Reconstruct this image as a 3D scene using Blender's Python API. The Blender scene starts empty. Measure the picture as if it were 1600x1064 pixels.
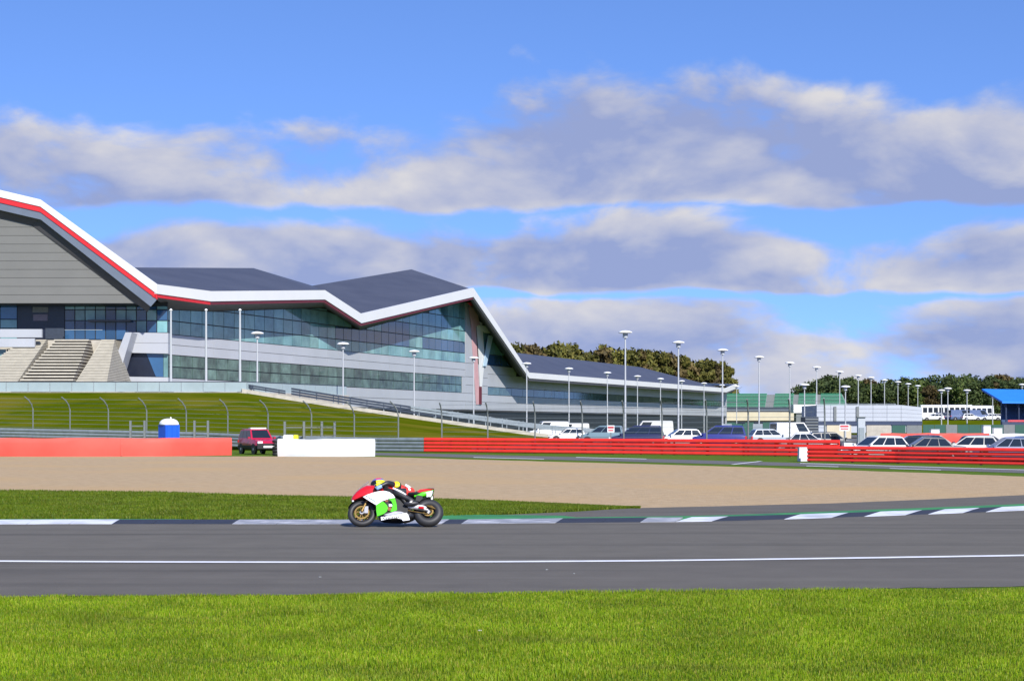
import bpy, math, random
import numpy as np
from mathutils import Vector, Matrix
scene = bpy.context.scene
col = scene.collection
R = math.radians
random.seed(7)

# ---------------------------------------------------------------- camera
F = 2900.0            # focal length in photo pixels (photo 1600 wide)
HC = 2.09             # eye height above the track
YH = 666.0            # row of the horizon in the photo
cd = bpy.data.cameras.new('camera'); cam = bpy.data.objects.new('camera', cd); col.objects.link(cam)
cam.location = (0, 0, HC); cam.rotation_euler = (R(90), 0, 0)
cd.sensor_width = 36; cd.lens = 36 * F / 1600; cd.shift_y = (YH - 532) / 1600
cd.clip_start = 0.1; cd.clip_end = 20000
scene.camera = cam

# ---------------------------------------------------------------- sun and sky
SUN_EL, SUN_AZ = 37.0, 156.0        # azimuth clockwise from the view direction (+Y): behind the camera, to the right
sl = bpy.data.lights.new('sun', 'SUN'); sun = bpy.data.objects.new('sun', sl); col.objects.link(sun)
sl.energy = 4.6; sl.angle = R(0.55); sl.color = (1.0, 0.955, 0.88)
sd = Vector((math.sin(R(SUN_AZ)) * math.cos(R(SUN_EL)), math.cos(R(SUN_AZ)) * math.cos(R(SUN_EL)), math.sin(R(SUN_EL))))
sun.rotation_euler = sd.to_track_quat('Z', 'Y').to_euler()
sun.location = sd * 60

EXPOSURE = 0.55
scene.view_settings.view_transform = 'Standard'
scene.view_settings.look = 'None'
scene.view_settings.exposure = EXPOSURE
scene.view_settings.gamma = 1.0

world = bpy.data.worlds.new('World'); scene.world = world; world.use_nodes = True
def build_sky():
    nt = world.node_tree; N = nt.nodes; L = nt.links; N.clear()
    def nd(t, **k):
        n = N.new(t)
        for a, b in k.items(): setattr(n, a, b)
        return n
    def m(op, a, b=None, c=None, clamp=False):
        n = nd('ShaderNodeMath', operation=op, use_clamp=clamp)
        for i, v in enumerate((a, b, c)):
            if v is None: continue
            if isinstance(v, (int, float)): n.inputs[i].default_value = v
            else: L.new(v, n.inputs[i])
        return n.outputs[0]
    def ss(v, a, b, lo=0.0, hi=1.0):
        n = nd('ShaderNodeMapRange', interpolation_type='SMOOTHSTEP')
        L.new(v, n.inputs[0])
        for i, q in enumerate((a, b, lo, hi)): n.inputs[i + 1].default_value = q
        return n.outputs[0]
    tc = nd('ShaderNodeTexCoord'); sp = nd('ShaderNodeSeparateXYZ'); L.new(tc.outputs['Generated'], sp.inputs[0])
    x, y, z = sp.outputs
    # clear sky: the low sky takes the deeper blue found higher up (very clear autumn air)
    cb = nd('ShaderNodeCombineXYZ'); L.new(x, cb.inputs[0]); L.new(y, cb.inputs[1])
    L.new(m('ADD', m('MULTIPLY', m('MAXIMUM', z, 0.0), 1.7), 0.17), cb.inputs[2])
    nm = nd('ShaderNodeVectorMath', operation='NORMALIZE'); L.new(cb.outputs[0], nm.inputs[0])
    sky = nd('ShaderNodeTexSky', sky_type='NISHITA', sun_disc=False)
    sky.sun_elevation = R(SUN_EL); sky.sun_rotation = R(SUN_AZ)
    sky.air_density = 1.0; sky.dust_density = 0.05; sky.ozone_density = 2.2
    L.new(nm.outputs[0], sky.inputs[0])
    tint = nd('ShaderNodeMix', data_type='RGBA', blend_type='MULTIPLY'); tint.inputs[0].default_value = 1
    L.new(sky.outputs[0], tint.inputs[6]); tint.inputs[7].default_value = SKY_TINT
    # clouds: rows of cumulus low in the sky, all the way round
    az = m('ARCTAN2', x, y); el = m('ARCSINE', z); V = m('MULTIPLY', el, 2.9)
    def noise(off, sx, sz, detail, rough, dist=0.0):
        mp = nd('ShaderNodeMapping'); mp.inputs['Scale'].default_value = (sx, sx, sz); mp.inputs['Location'].default_value = off
        L.new(tc.outputs['Generated'], mp.inputs[0])
        n = nd('ShaderNodeTexNoise'); n.inputs['Scale'].default_value = 1; n.inputs['Detail'].default_value = detail
        n.inputs['Roughness'].default_value = rough; n.inputs['Distortion'].default_value = dist
        L.new(mp.outputs[0], n.inputs['Vector']); return n.outputs['Fac']
    big = noise((3.1, 1.7, 0.4), 7, 9, 3, 0.5)
    Vw = m('ADD', V, m('MULTIPLY', m('SUBTRACT', big, 0.5), 0.09))
    ramp = nd('ShaderNodeValToRGB'); L.new(m('DIVIDE', Vw, 0.8), ramp.inputs[0])
    e = ramp.color_ramp.elements
    keys = CLOUD_KEYS
    while len(e) < len(keys): e.new(0.5)
    for q, (p, v) in zip(e, keys): q.position = p / 0.8; q.color = (v, v, v, 1)
    # the upper row is heavier on some sides than on others (eight swells round the compass)
    heavy = m('MULTIPLY_ADD', m('SINE', m('ADD', m('MULTIPLY', az, 8.0), 0.25)), 0.085, -0.045)
    up = ss(V, 0.30, 0.36)
    cover = m('ADD', ramp.outputs[0], m('MULTIPLY', heavy, up))
    high = ss(V, 0.56, 0.75)                                   # scattered small clouds higher up
    cover = m('ADD', m('ADD', cover, m('MULTIPLY', high, 0.06)), 0.025)
    sA = CLOUD_SCALE
    n0 = noise(CLOUD_OFF, sA, sA * 2.0, 7, 0.56, 0.25)
    o = CLOUD_OFF
    n1 = noise((o[0] + sd.x * 0.10, o[1], o[2] + 0.28), sA, sA * 2.0, 4, 0.5, 0.25)
    bn = noise((5.5, 8.2, 3.0), sA * 2.1, sA * 3.8, 2, 0.5, 0.2)          # rounded billows
    puff = m('SUBTRACT', m('MULTIPLY', m('ABSOLUTE', m('SUBTRACT', bn, 0.5)), 4.0), 0.35)
    n0 = m('MULTIPLY_ADD', puff, 0.075, n0)
    dens = m('ADD', n0, m('SUBTRACT', cover, 1.0))
    alpha = ss(dens, -0.045, 0.15)
    wisp = m('MULTIPLY', alpha, 0.96)
    lit = m('ADD', m('MULTIPLY', m('SUBTRACT', n0, n1), 3.5), 0.42)
    lit = m('SUBTRACT', lit, m('MULTIPLY', ss(dens, 0.06, 0.34), 0.25))
    lit = m('MULTIPLY_ADD', m('SUBTRACT', noise((9, 2, 5), sA * 2.5, sA * 5, 5, 0.6), 0.5), 0.75, lit, clamp=True)
    cc = nd('ShaderNodeMix', data_type='RGBA'); L.new(lit, cc.inputs[0])
    cc.inputs[6].default_value = CLOUD_DARK; cc.inputs[7].default_value = CLOUD_LIT
    mx = nd('ShaderNodeMix', data_type='RGBA'); L.new(wisp, mx.inputs[0])
    L.new(tint.outputs[2], mx.inputs[6]); L.new(cc.outputs[2], mx.inputs[7])
    bg = nd('ShaderNodeBackground'); bg.inputs[1].default_value = 0.1
    L.new(mx.outputs[2], bg.inputs[0])
    out = nd('ShaderNodeOutputWorld'); L.new(bg.outputs[0], out.inputs[0])
SKY_TINT = (0.98, 1.22, 1.72, 1)
CLOUD_DARK = (2.15, 2.6, 4.35, 1)
CLOUD_LIT = (5.1, 4.95, 4.95, 1)
CLOUD_SCALE = 9.0
CLOUD_OFF = (2.0, 4.0, 1.0)
CLOUD_KEYS = [(0.0, .46), (.07, .56), (.14, .64), (.19, .53), (.20, .40), (.215, .72), (.27, .70), (.31, .48), (.325, .42),
              (.345, .72), (.44, .66), (.505, .46), (.56, .28), (.8, .28)]
build_sky()
world.cycles.sampling_method = 'MANUAL'; world.cycles.sample_map_resolution = 512

# ---------------------------------------------------------------- helpers
def P(px, py, D): return Vector(((px - 800) * D / F, D, HC + (YH - py) * D / F))
def G(px, py, z=0.0):
    D = F * (HC - z) / (py - YH); return Vector(((px - 800) * D / F, D, z))
def lin(c): return tuple((v / 255 / 12.92 if v / 255 <= .04045 else ((v / 255 + .055) / 1.055) ** 2.4) for v in c)
def interp(pts, x):
    if x <= pts[0][0]: a, b = pts[0], pts[1]
    elif x >= pts[-1][0]: a, b = pts[-2], pts[-1]
    else:
        for a, b in zip(pts, pts[1:]):
            if a[0] <= x <= b[0]: break
    t = (x - a[0]) / (b[0] - a[0]); return a[1] + t * (b[1] - a[1])

class MB:
    def __init__(s): s.v = []; s.f = []; s.m = []
    def quad(s, *p, mi=0):
        i = len(s.v); s.v += [tuple(q) for q in p]; s.f.append(tuple(range(i, i + len(p)))); s.m.append(mi); return s
    def hexa(s, b, t, mi=0):            # two rings of equal length -> closed solid
        n = len(b); i = len(s.v); s.v += [tuple(q) for q in b] + [tuple(q) for q in t]
        s.f.append(tuple(range(i + n - 1, i - 1, -1))); s.f.append(tuple(range(i + n, i + 2 * n)))
        for k in range(n):
            a = i + k; c = i + (k + 1) % n; s.f.append((a, c, c + n, a + n))
        s.m += [mi] * (n + 2); return s
    def box(s, x0, y0, z0, x1, y1, z1, mi=0):
        return s.hexa([(x0, y0, z0), (x1, y0, z0), (x1, y1, z0), (x0, y1, z0)], [(x0, y0, z1), (x1, y0, z1), (x1, y1, z1), (x0, y1, z1)], mi)
    def loft(s, rings, cap=True, mi=0, closed=True):
        n = len(rings[0]); i = len(s.v)
        for r in rings: s.v += [tuple(q) for q in r]
        for a in range(len(rings) - 1):
            for k in range(n if closed else n - 1):
                p = i + a * n + k; q = i + a * n + (k + 1) % n
                s.f.append((p, q, q + n, p + n)); s.m.append(mi)
        if cap:
            s.f.append(tuple(range(i + n - 1, i - 1, -1))); s.m.append(mi)
            e = i + (len(rings) - 1) * n; s.f.append(tuple(range(e, e + n))); s.m.append(mi)
        return s
    def tube(s, pts, r, n=8, mi=0):
        pts = [Vector(p) for p in pts]; rings = []
        for k, p in enumerate(pts):
            d = (pts[min(k + 1, len(pts) - 1)] - pts[max(k - 1, 0)]).normalized()
            u = d.orthogonal() if abs(d.z) > .9 else d.cross(Vector((0, 0, 1)))
            u.normalize(); w = d.cross(u); rr = r[k] if isinstance(r, (list, tuple)) else r
            rings.append([p + (u * math.cos(2 * math.pi * j / n) + w * math.sin(2 * math.pi * j / n)) * rr for j in range(n)])
        return s.loft(rings, mi=mi)
    def lathe(s, prof, n=16, o=(0, 0, 0), axis='z', mi=0, cap=True):
        rings = []
        for r, h in prof:
            ring = []
            for j in range(n):
                a = 2 * math.pi * j / n; c, d = r * math.cos(a), r * math.sin(a)
                q = (c, d, h) if axis == 'z' else ((c, h, d) if axis == 'y' else (h, c, d))
                ring.append((o[0] + q[0], o[1] + q[1], o[2] + q[2]))
            rings.append(ring)
        return s.loft(rings, cap=cap, mi=mi)
    def build(s, name, mat, parent=None, off=None, smooth=False, fixn=True):
        o3 = Vector(off) if off is not None else Vector((0, 0, 0))
        me = bpy.data.meshes.new(name)
        me.from_pydata([(a - o3.x, b - o3.y, c - o3.z) for a, b, c in s.v], [], s.f)
        mats = mat if isinstance(mat, (list, tuple)) else [mat]
        for q in mats: me.materials.append(q)
        if len(mats) > 1: me.polygons.foreach_set('material_index', s.m)
        if fixn:
            import bmesh
            bm = bmesh.new(); bm.from_mesh(me); bmesh.ops.recalc_face_normals(bm, faces=bm.faces); bm.to_mesh(me); bm.free()
        if smooth:
            me.polygons.foreach_set('use_smooth', [True] * len(me.polygons))
            try: me.set_sharp_from_angle(angle=R(smooth if smooth is not True else 40))
            except Exception: pass
        ob = bpy.data.objects.new(name, me); col.objects.link(ob)
        if parent is not None: ob.parent = parent
        return ob
def empty(name, loc=(0, 0, 0), rz=0, rx=0):
    o = bpy.data.objects.new(name, None); o.empty_display_size = .3; col.objects.link(o)
    o.location = loc; o.rotation_euler = (rx, 0, rz); return o
def tag(o, label=None, cat=None, group=None, kind=None):
    if label: o['label'] = label
    if cat: o['category'] = cat
    if group: o['group'] = group
    if kind: o['kind'] = kind
    return o
def copy_tree(o, parent=None):
    c = o.copy(); col.objects.link(c)
    if parent is not None: c.parent = parent
    for ch in list(o.children): copy_tree(ch, c)
    return c

# ---------------------------------------------------------------- materials
def pm(name, c, rough=.6, var=.12, scale=4.0, bump=0.0, metal=0.0, coat=0.0, stretch=(1, 1, 1), c2=None, rand=0.0, spec=.5, detail=5, trans=0.0, world=False, bscale=None, c3=None, s3=.3):
    M = bpy.data.materials.new(name); M.use_nodes = True; nt = M.node_tree; N = nt.nodes; L = nt.links
    b = N['Principled BSDF']; b.inputs['Roughness'].default_value = rough; b.inputs['Metallic'].default_value = metal
    b.inputs['Coat Weight'].default_value = coat; b.inputs['Specular IOR Level'].default_value = spec
    if trans: b.inputs['Transmission Weight'].default_value = trans
    c = tuple(c)
    tc = N.new('ShaderNodeTexCoord'); mp = N.new('ShaderNodeMapping'); mp.inputs['Scale'].default_value = stretch
    if world:
        ge = N.new('ShaderNodeNewGeometry'); L.new(ge.outputs['Position'], mp.inputs[0])
    else: L.new(tc.outputs['Object'], mp.inputs[0])
    n = N.new('ShaderNodeTexNoise'); n.inputs['Scale'].default_value = scale; n.inputs['Detail'].default_value = detail; n.inputs['Roughness'].default_value = .62
    L.new(mp.outputs[0], n.inputs['Vector'])
    mr = N.new('ShaderNodeMapRange'); mr.inputs[1].default_value = .3; mr.inputs[2].default_value = .7; L.new(n.outputs['Fac'], mr.inputs[0])
    mx = N.new('ShaderNodeMix'); mx.data_type = 'RGBA'; L.new(mr.outputs[0], mx.inputs[0])
    ca = tuple(v * (1 - var) for v in c); cb_ = tuple(min(1, v * (1 + var)) for v in c) if c2 is None else tuple(c2)
    mx.inputs[6].default_value = (*ca, 1); mx.inputs[7].default_value = (*cb_, 1)
    last = mx.outputs[2]
    if c3 is not None:
        n3 = N.new('ShaderNodeTexNoise'); n3.inputs['Scale'].default_value = s3; n3.inputs['Detail'].default_value = 4; L.new(mp.outputs[0], n3.inputs['Vector'])
        r3 = N.new('ShaderNodeMapRange'); r3.inputs[1].default_value = .48; r3.inputs[2].default_value = .68; L.new(n3.outputs['Fac'], r3.inputs[0])
        m3 = N.new('ShaderNodeMix'); m3.data_type = 'RGBA'; L.new(r3.outputs[0], m3.inputs[0]); L.new(last, m3.inputs[6]); m3.inputs[7].default_value = (*c3, 1); last = m3.outputs[2]
    if rand:
        oi = N.new('ShaderNodeObjectInfo'); r = N.new('ShaderNodeMapRange'); r.inputs[3].default_value = 1 - rand; r.inputs[4].default_value = 1 + rand
        L.new(oi.outputs['Random'], r.inputs[0])
        h = N.new('ShaderNodeHueSaturation'); L.new(r.outputs[0], h.inputs['Value']); L.new(last, h.inputs['Color']); last = h.outputs[0]
    L.new(last, b.inputs['Base Color'])
    if bump:
        nb = N.new('ShaderNodeTexNoise'); nb.inputs['Scale'].default_value = bscale or scale * 3; nb.inputs['Detail'].default_value = 6; L.new(mp.outputs[0], nb.inputs['Vector'])
        bp = N.new('ShaderNodeBump'); bp.inputs['Strength'].default_value = bump; bp.inputs['Distance'].default_value = .05
        L.new(nb.outputs['Fac'], bp.inputs['Height']); L.new(bp.outputs[0], b.inputs['Normal'])
    return M
M = {}
M['white'] = pm('white_panel', (.78, .78, .78), .45, .04, .3)
M['wall'] = pm('pale_cladding', (.38, .395, .425), .4, .05, .25, rand=.03)
M['fascia'] = pm('white_fascia', (.66, .66, .645), .4, .03, .2)
M['red_trim'] = pm('red_trim', (.55, .015, .02), .45, .05, 1)
M['darkred'] = pm('dark_red_shade_and_print', (.12, .012, .02), .5, .05, 1)  # soffit shade put into the trim's red; plain dark red on the banner
M['soffit'] = pm('dark_soffit', (.055, .055, .06), .6, .1, .5)
M['soffit_blue'] = pm('blue_grey_soffit', (.115, .14, .185), .5, .08, .5)
M['slate'] = pm('slate_roof', (.052, .056, .078), .55, .1, .15, c2=(.066, .07, .092))
M['board'] = pm('grey_cladding_board', (.145, .145, .135), .6, .05, .3, rand=.03)
M['frame'] = pm('dark_frame', (.02, .025, .03), .5, .1, 1)
M['glass_teal'] = pm('teal_glass', (.095, .25, .30), .06, .35, .22, rand=.25, spec=.7, c2=(.20, .39, .40))
M['glass_pale'] = pm('pale_green_glass', (.16, .31, .31), .07, .3, .3, rand=.2, spec=.7)
M['glass_blue'] = pm('blue_glass', (.025, .075, .16), .05, .2, .2, rand=.25, spec=.8)
M['glass_dark'] = pm('dark_green_glass', (.035, .075, .07), .06, .5, .5, rand=.35, spec=.6, c2=(.10, .17, .145))
M['glass_navy'] = pm('navy_panel', (.012, .016, .03), .25, .2, .5)
M['concrete'] = pm('pale_concrete', (.40, .37, .31), .85, .15, 1.2, bump=.1)
M['step'] = pm('step_concrete', (.43, .40, .33), .8, .12, 1.2)
M['riser'] = pm('dark_riser_gap_shade', (.05, .04, .035), .8, .2, 2)  # own colour of the stair risers; painted gap shade on the seating tiers
M['balglass'] = pm('balustrade_glass', (.30, .37, .38), .15, .08, .5, spec=.6)
M['steel'] = pm('galvanised_steel', (.26, .30, .32), .45, .12, 3, metal=.25)
M['steel_dark'] = pm('dark_steel', (.03, .04, .06), .45, .15, 3)
M['armco'] = pm('grey_armco', (.20, .23, .24), .5, .15, 2, metal=.2, rand=.06)
M['armco_red'] = pm('red_armco', (.78, .035, .02), .5, .1, 1.5, rand=.06)
M['belt_red'] = pm('red_belting', (.66, .085, .06), .7, .1, .5, bump=.1, bscale=2)
M['belt_white'] = pm('white_belting', (.62, .62, .63), .7, .05, .5, bump=.1, bscale=2)
M['black'] = pm('black_rubber', (.014, .014, .015), .6, .2, 6)
M['blackgloss'] = pm('black_gloss', (.012, .012, .014), .25, .1, 4)
M['chrome'] = pm('bright_metal', (.6, .6, .6), .25, .05, 5, metal=.9)
M['gold'] = pm('gold_metal', (.23, .145, .04), .45, .2, 5, metal=.5)
M['postgrey'] = pm('grey_post', (.15, .165, .165), .6, .1, 2)
M['lampwhite'] = pm('lamp_white', (.85, .85, .85), .35, .02, 2)
M['lampgrey'] = pm('lamp_grey', (.42, .44, .46), .5, .05, 2)
# ---------------------------------------------------------------- ground and track
def mat_asphalt(name, base, streak=True, light=(.1, .1, .1)):
    Mm = pm(name, base, .85, .10, 1.1, bump=.25, bscale=60, spec=.25, detail=8)
    nt = Mm.node_tree; N = nt.nodes; L = nt.links; b = N['Principled BSDF']
    src = b.inputs['Base Color'].links[0].from_socket
    tc = N.new('ShaderNodeTexCoord')
    def layer(src, sc, stretch, lo, hi, colr, amt):
        mp = N.new('ShaderNodeMapping'); mp.inputs['Scale'].default_value = stretch; L.new(tc.outputs['Object'], mp.inputs[0])
        n = N.new('ShaderNodeTexNoise'); n.inputs['Scale'].default_value = sc; n.inputs['Detail'].default_value = 6; L.new(mp.outputs[0], n.inputs['Vector'])
        r = N.new('ShaderNodeMapRange'); r.inputs[1].default_value = lo; r.inputs[2].default_value = hi; r.inputs[4].default_value = amt; L.new(n.outputs['Fac'], r.inputs[0])
        m = N.new('ShaderNodeMix'); m.data_type = 'RGBA'; L.new(r.outputs[0], m.inputs[0]); L.new(src, m.inputs[6]); m.inputs[7].default_value = (*colr, 1)
        return m.outputs[2]
    if streak:
        src = layer(src, .9, (.05, 1.3, 1), .52, .75, tuple(v * .55 for v in base), .9)
        src = layer(src, .6, (.06, 1.6, 1), .60, .78, tuple(v * 1.45 for v in base), .7)
    src = layer(src, 90, (1, 1, 1), .55, .8, tuple(v * 1.6 for v in base), .5)
    L.new(src, b.inputs['Base Color']); return Mm
M['asphalt'] = mat_asphalt('track_asphalt', (.118, .107, .088))
M['asphalt2'] = mat_asphalt('runoff_asphalt', (.110, .099, .083))
M['asphalt3'] = mat_asphalt('car_park_asphalt', (.12, .117, .113), False)
M['gravel'] = pm('gravel', (.335, .24, .135), .95, .0, 2.2, bump=.9, bscale=9, c2=(.45, .33, .20), world=True, c3=(.43, .295, .15), s3=.09, detail=9, spec=.15)
M['grass'] = pm('grass_ground', (.055, .115, .006), .9, 0, 1.5, bump=.6, bscale=25, c2=(.095, .155, .008), world=True, c3=(.085, .12, .012), s3=.35, detail=9, spec=.1, stretch=(.5, 1, 1))
M['grass_far'] = pm('grass_bank', (.045, .070, .001), .95, 0, .5, bump=.9, bscale=6, c2=(.088, .104, .004), world=True, c3=(.125, .115, .012), s3=.16, detail=9, spec=.0, stretch=(.5, 1, 1.5))
M['paint'] = pm('white_paint', (.72, .72, .74), .6, .12, 3)
M['kerbwhite'] = pm('kerb_white', (.62, .64, .70), .6, .14, 2, c3=(.4, .41, .44), s3=1.2)
M['kerbgrey'] = pm('kerb_worn_grey', (.25, .26, .29), .7, .25, 2, c3=(.5, .5, .53), s3=1.5)
M['kerbblack'] = pm('kerb_black', (.022, .024, .035), .7, .2, 2)
M['greenpaint'] = pm('green_paint', (.03, .21, .055), .8, .15, 1.5, c3=(.02, .13, .05), s3=.8)

g = MB(); g.quad((-9000, -300, -.014), (9000, -300, -.014), (9000, 12000, -.014), (-9000, 12000, -.014))
tag(g.build('ground', M['grass']), kind='structure')

far_edge = [(-500, 821), (-200, 819.2), (0, 818), (180, 817.6), (540, 818), (690, 817.8), (870, 816), (1110, 814), (1250, 809.5), (1440, 803), (1600, 796.5), (1900, 783), (2200, 770)]
near_edge = [(-500, 935), (-200, 932.5), (0, 931), (500, 928), (1000, 923), (1600, 915), (1900, 910), (2200, 904)]
line_edge = [(-500, 872), (-200, 874.6), (0, 876), (250, 877.2), (600, 877.8), (1000, 875.5), (1300, 871.6), (1600, 867), (1900, 861.5), (2200, 855)]
def smooth(pts, x, w=70): return sum(interp(pts, x + k * w / 3) for k in range(-3, 4)) / 7
xs = list(range(-480, 2181, 20))
def strip(name, lo, hi, mat, z, wob=0.0):
    mb = MB(); rnd = random.Random(3)
    a = [G(x, smooth(lo, x)) for x in xs]; b = [G(x, smooth(hi, x)) for x in xs]
    for k in range(len(xs)):
        if wob: a[k].y += rnd.uniform(-wob, wob)
        a[k].z = b[k].z = z
    for k in range(len(xs) - 1): mb.quad(a[k], a[k + 1], b[k + 1], b[k])
    o = mb.build(name, mat, fixn=False); tag(o, kind='structure'); return o
strip('runoff', near_edge, [(x, y - .6) for x, y in line_edge], M['asphalt2'], -.009, .10)
strip('track', line_edge, far_edge, M['asphalt'], -.005)
strip('track_line', [(x, y + 1.2) for x, y in line_edge], [(x, y - 1.0) for x, y in line_edge], M['paint'], -.001)

# worn apron behind the kerb on the right, and the green strip
def poly(name, pts, mat, z):
    mb = MB(); mb.quad(*[(*G(x, y)[:2], z) for x, y in pts]); o = mb.build(name, mat, fixn=False); tag(o, kind='structure'); return o
top_gr = [(-500, 764), (0, 766), (120, 767.5), (250, 768.5), (350, 772), (450, 775), (560, 777), (700, 780.5), (800, 784), (900, 789), (985, 793.5)]
apr_top = [(985, 793.5), (1100, 791), (1300, 786), (1450, 780), (1600, 773), (1900, 757), (2200, 742)]
apr_low = [(690, 806.5), (800, 803), (985, 794.5)]
ap = [(x, smooth(far_edge, x) - 1) for x in range(640, 2190, 40)]
apr_all = [(640, 808.5), (800, 803.4), (900, 799)] + apr_top
def band(name, lo, hi, x0, x1, mat, z, st=20):
    mb = MB()
    for x in range(x0, x1, st):
        q = [G(x, lo(x)), G(x + st, lo(x + st)), G(x + st, hi(x + st)), G(x, hi(x))]
        mb.quad(*[(p.x, p.y, z) for p in q])
    o = mb.build(name, mat, fixn=False); tag(o, kind='structure'); return o
band('apron', lambda x: smooth(far_edge, x) - 1, lambda x: interp(apr_all, x), 640, 2160, M['asphalt2'], -.001)
grn = []
for x in range(-480, 2190, 20):
    if x < 650: t = 7.0 if x < 300 else 5.4
    elif x < 900: t = 15.5 - (x - 650) * .022
    else: t = 7.6 + min(1.8, (x - 900) * .004)
    if x < 250 and False: t = 8.5
    grn.append((x, smooth(far_edge, x) - t))
poly('green_verge', [(x, smooth(far_edge, x) - 2) for x in range(-480, 2190, 20)] + list(reversed(grn)), M['greenpaint'], .003)

# kerb: blocks, each its own piece
kerb = empty('kerb', G(800, 817)); tag(kerb, kind='structure')
ko = kerb.location
seq = [(-480, -300, 'k'), (-300, -150, 'w'), (-150, -50, 'k')] + [(a, b, 'w') for a, b in ((-50, 42), (42, 108), (108, 175))] + \
      [(a, b, 'k') for a, b in ((175, 238), (238, 300), (300, 362))] + [(362, 432, 'g'), (432, 500, 'g'), (500, 560, 'g'), (560, 625, 'k'), (625, 690, 'g'), (690, 720, 'k')] + \
      [(720, 780, 'g'), (780, 868, 'g'), (868, 940, 'k'), (940, 1000, 'k'), (1000, 1055, 'g'), (1055, 1112, 'w'), (1112, 1165, 'k'), (1165, 1225, 'k'), (1225, 1300, 'w'),
       (1300, 1350, 'k'), (1350, 1415, 'w'), (1415, 1450, 'k'), (1450, 1505, 'w'), (1505, 1540, 'k'), (1540, 1620, 'w'), (1620, 1660, 'k'), (1660, 1740, 'w'), (1740, 1800, 'k'), (1800, 1900, 'w'), (1900, 2000, 'k'), (2000, 2160, 'w')]
for a, b, c in seq:
    mb = MB(); n = 4
    sl_ = 26 if a > 1000 else 12               # raked joints
    rings = []
    for k in range(n + 1):
        x = a + (b - a) * k / n - (0 if k not in (0, n) else 0)
        f0 = G(x - (-.5 if k == 0 else .5 if k == n else 0), smooth(far_edge, x) + .4)
        xb = x + sl_
        f1 = G(xb, smooth(far_edge, xb) - 4.2)
        mid = f0.lerp(f1, .55)
        rings.append([(f0.x, f0.y, .000), (mid.x, mid.y, .022), (f1.x, f1.y, .034), (f1.x, f1.y, -.03), (f0.x, f0.y, -.03)])
    mb.loft(rings)
    mb.build('kerb_block', {'w': M['kerbwhite'], 'k': M['kerbblack'], 'g': M['kerbgrey']}[c], kerb, ko)

# gravel trap, service road
grav_far = [(-500, 713), (0, 713), (365, 712.5), (590, 713.5), (720, 717), (1000, 724.5), (1300, 733.5), (1480, 739.5), (1600, 744), (1900, 756), (2200, 768)]
gp = [(x, interp(top_gr, x) + random.uniform(-.5, .5)) for x in range(-480, 985, 30)] + apr_top
gl_lo = top_gr + apr_top[1:]; gj = {x: random.uniform(-.4, .4) for x in range(-480, 2300, 20)}
band('gravel_trap', lambda x: interp(gl_lo, x) + gj.get(x, 0) * (1 if x < 960 else .3), lambda x: interp(grav_far, x) + gj.get(x + 20, 0) * .5, -480, 2160, M['gravel'], -.008)
road_lo = [(500, 710), (590, 711), (720, 714.6), (1000, 721.5), (1120, 724.8), (1300, 729.5), (1600, 738.8), (1900, 749), (2200, 760)]
road_hi = [(500, 706.3), (590, 707), (720, 709.6), (1000, 716), (1120, 719.5), (1300, 724.3), (1600, 733.2), (1900, 743), (2200, 753)]
band('service_road', lambda x: interp(road_lo, x), lambda x: interp(road_hi, x), 500, 2180, M['asphalt3'], -.002)
for nm_, src, a, b in (('road_line', road_hi, 900, 1010), ('road_line', road_lo, 740, 850), ('road_line', road_lo, 1260, 1310), ('road_line', road_lo, 1390, 1470), ('road_line', road_hi, 1250, 1600)):
    s_ = .9 if src is road_hi else -.9
    poly('road_line', [(a, interp(src, a) + s_), (b, interp(src, b) + s_), (b, interp(src, b) + s_ * .45), (a, interp(src, a) + s_ * .45)], M['paint'], .004)
poly('road_line', [(1141, 725.5), (1148, 725.5), (1192, 720.5), (1186, 720.5)], M['paint'], .006)

# car parks behind the barriers
def sheet(name, pts, mat, z, kind='structure'):
    mb = MB(); mb.quad(*[(x, y, z) for x, y in pts]); o = mb.build(name, mat, fixn=False); tag(o, kind=kind); return o
sheet('paddock_road', [(-6, 158), (60, 152), (130, 240), (240, 600), (130, 640), (5, 300), (-25, 215)], M['asphalt3'], .16)
sheet('car_park', [(G(1290, 707).x, 118), (29, 103), (G(1700, 716).x, 100), (90, 100), (110, 150), (28, 150)], M['asphalt3'], .005)
mb = MB(); mb.hexa([(-4, 152.5, 0), (8, 146, 0), (20, 141, 0), (29, 141, 0), (29, 176, 0), (12, 240, 0), (-4, 240, 0)], [(-3, 154, .36), (8, 148, .36), (20, 143, .36), (28, 143, .36), (28, 175, .36), (11, 238, .36), (-3, 238, .36)])
tag(mb.build('raised_car_park', M['asphalt3']), kind='structure')

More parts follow.
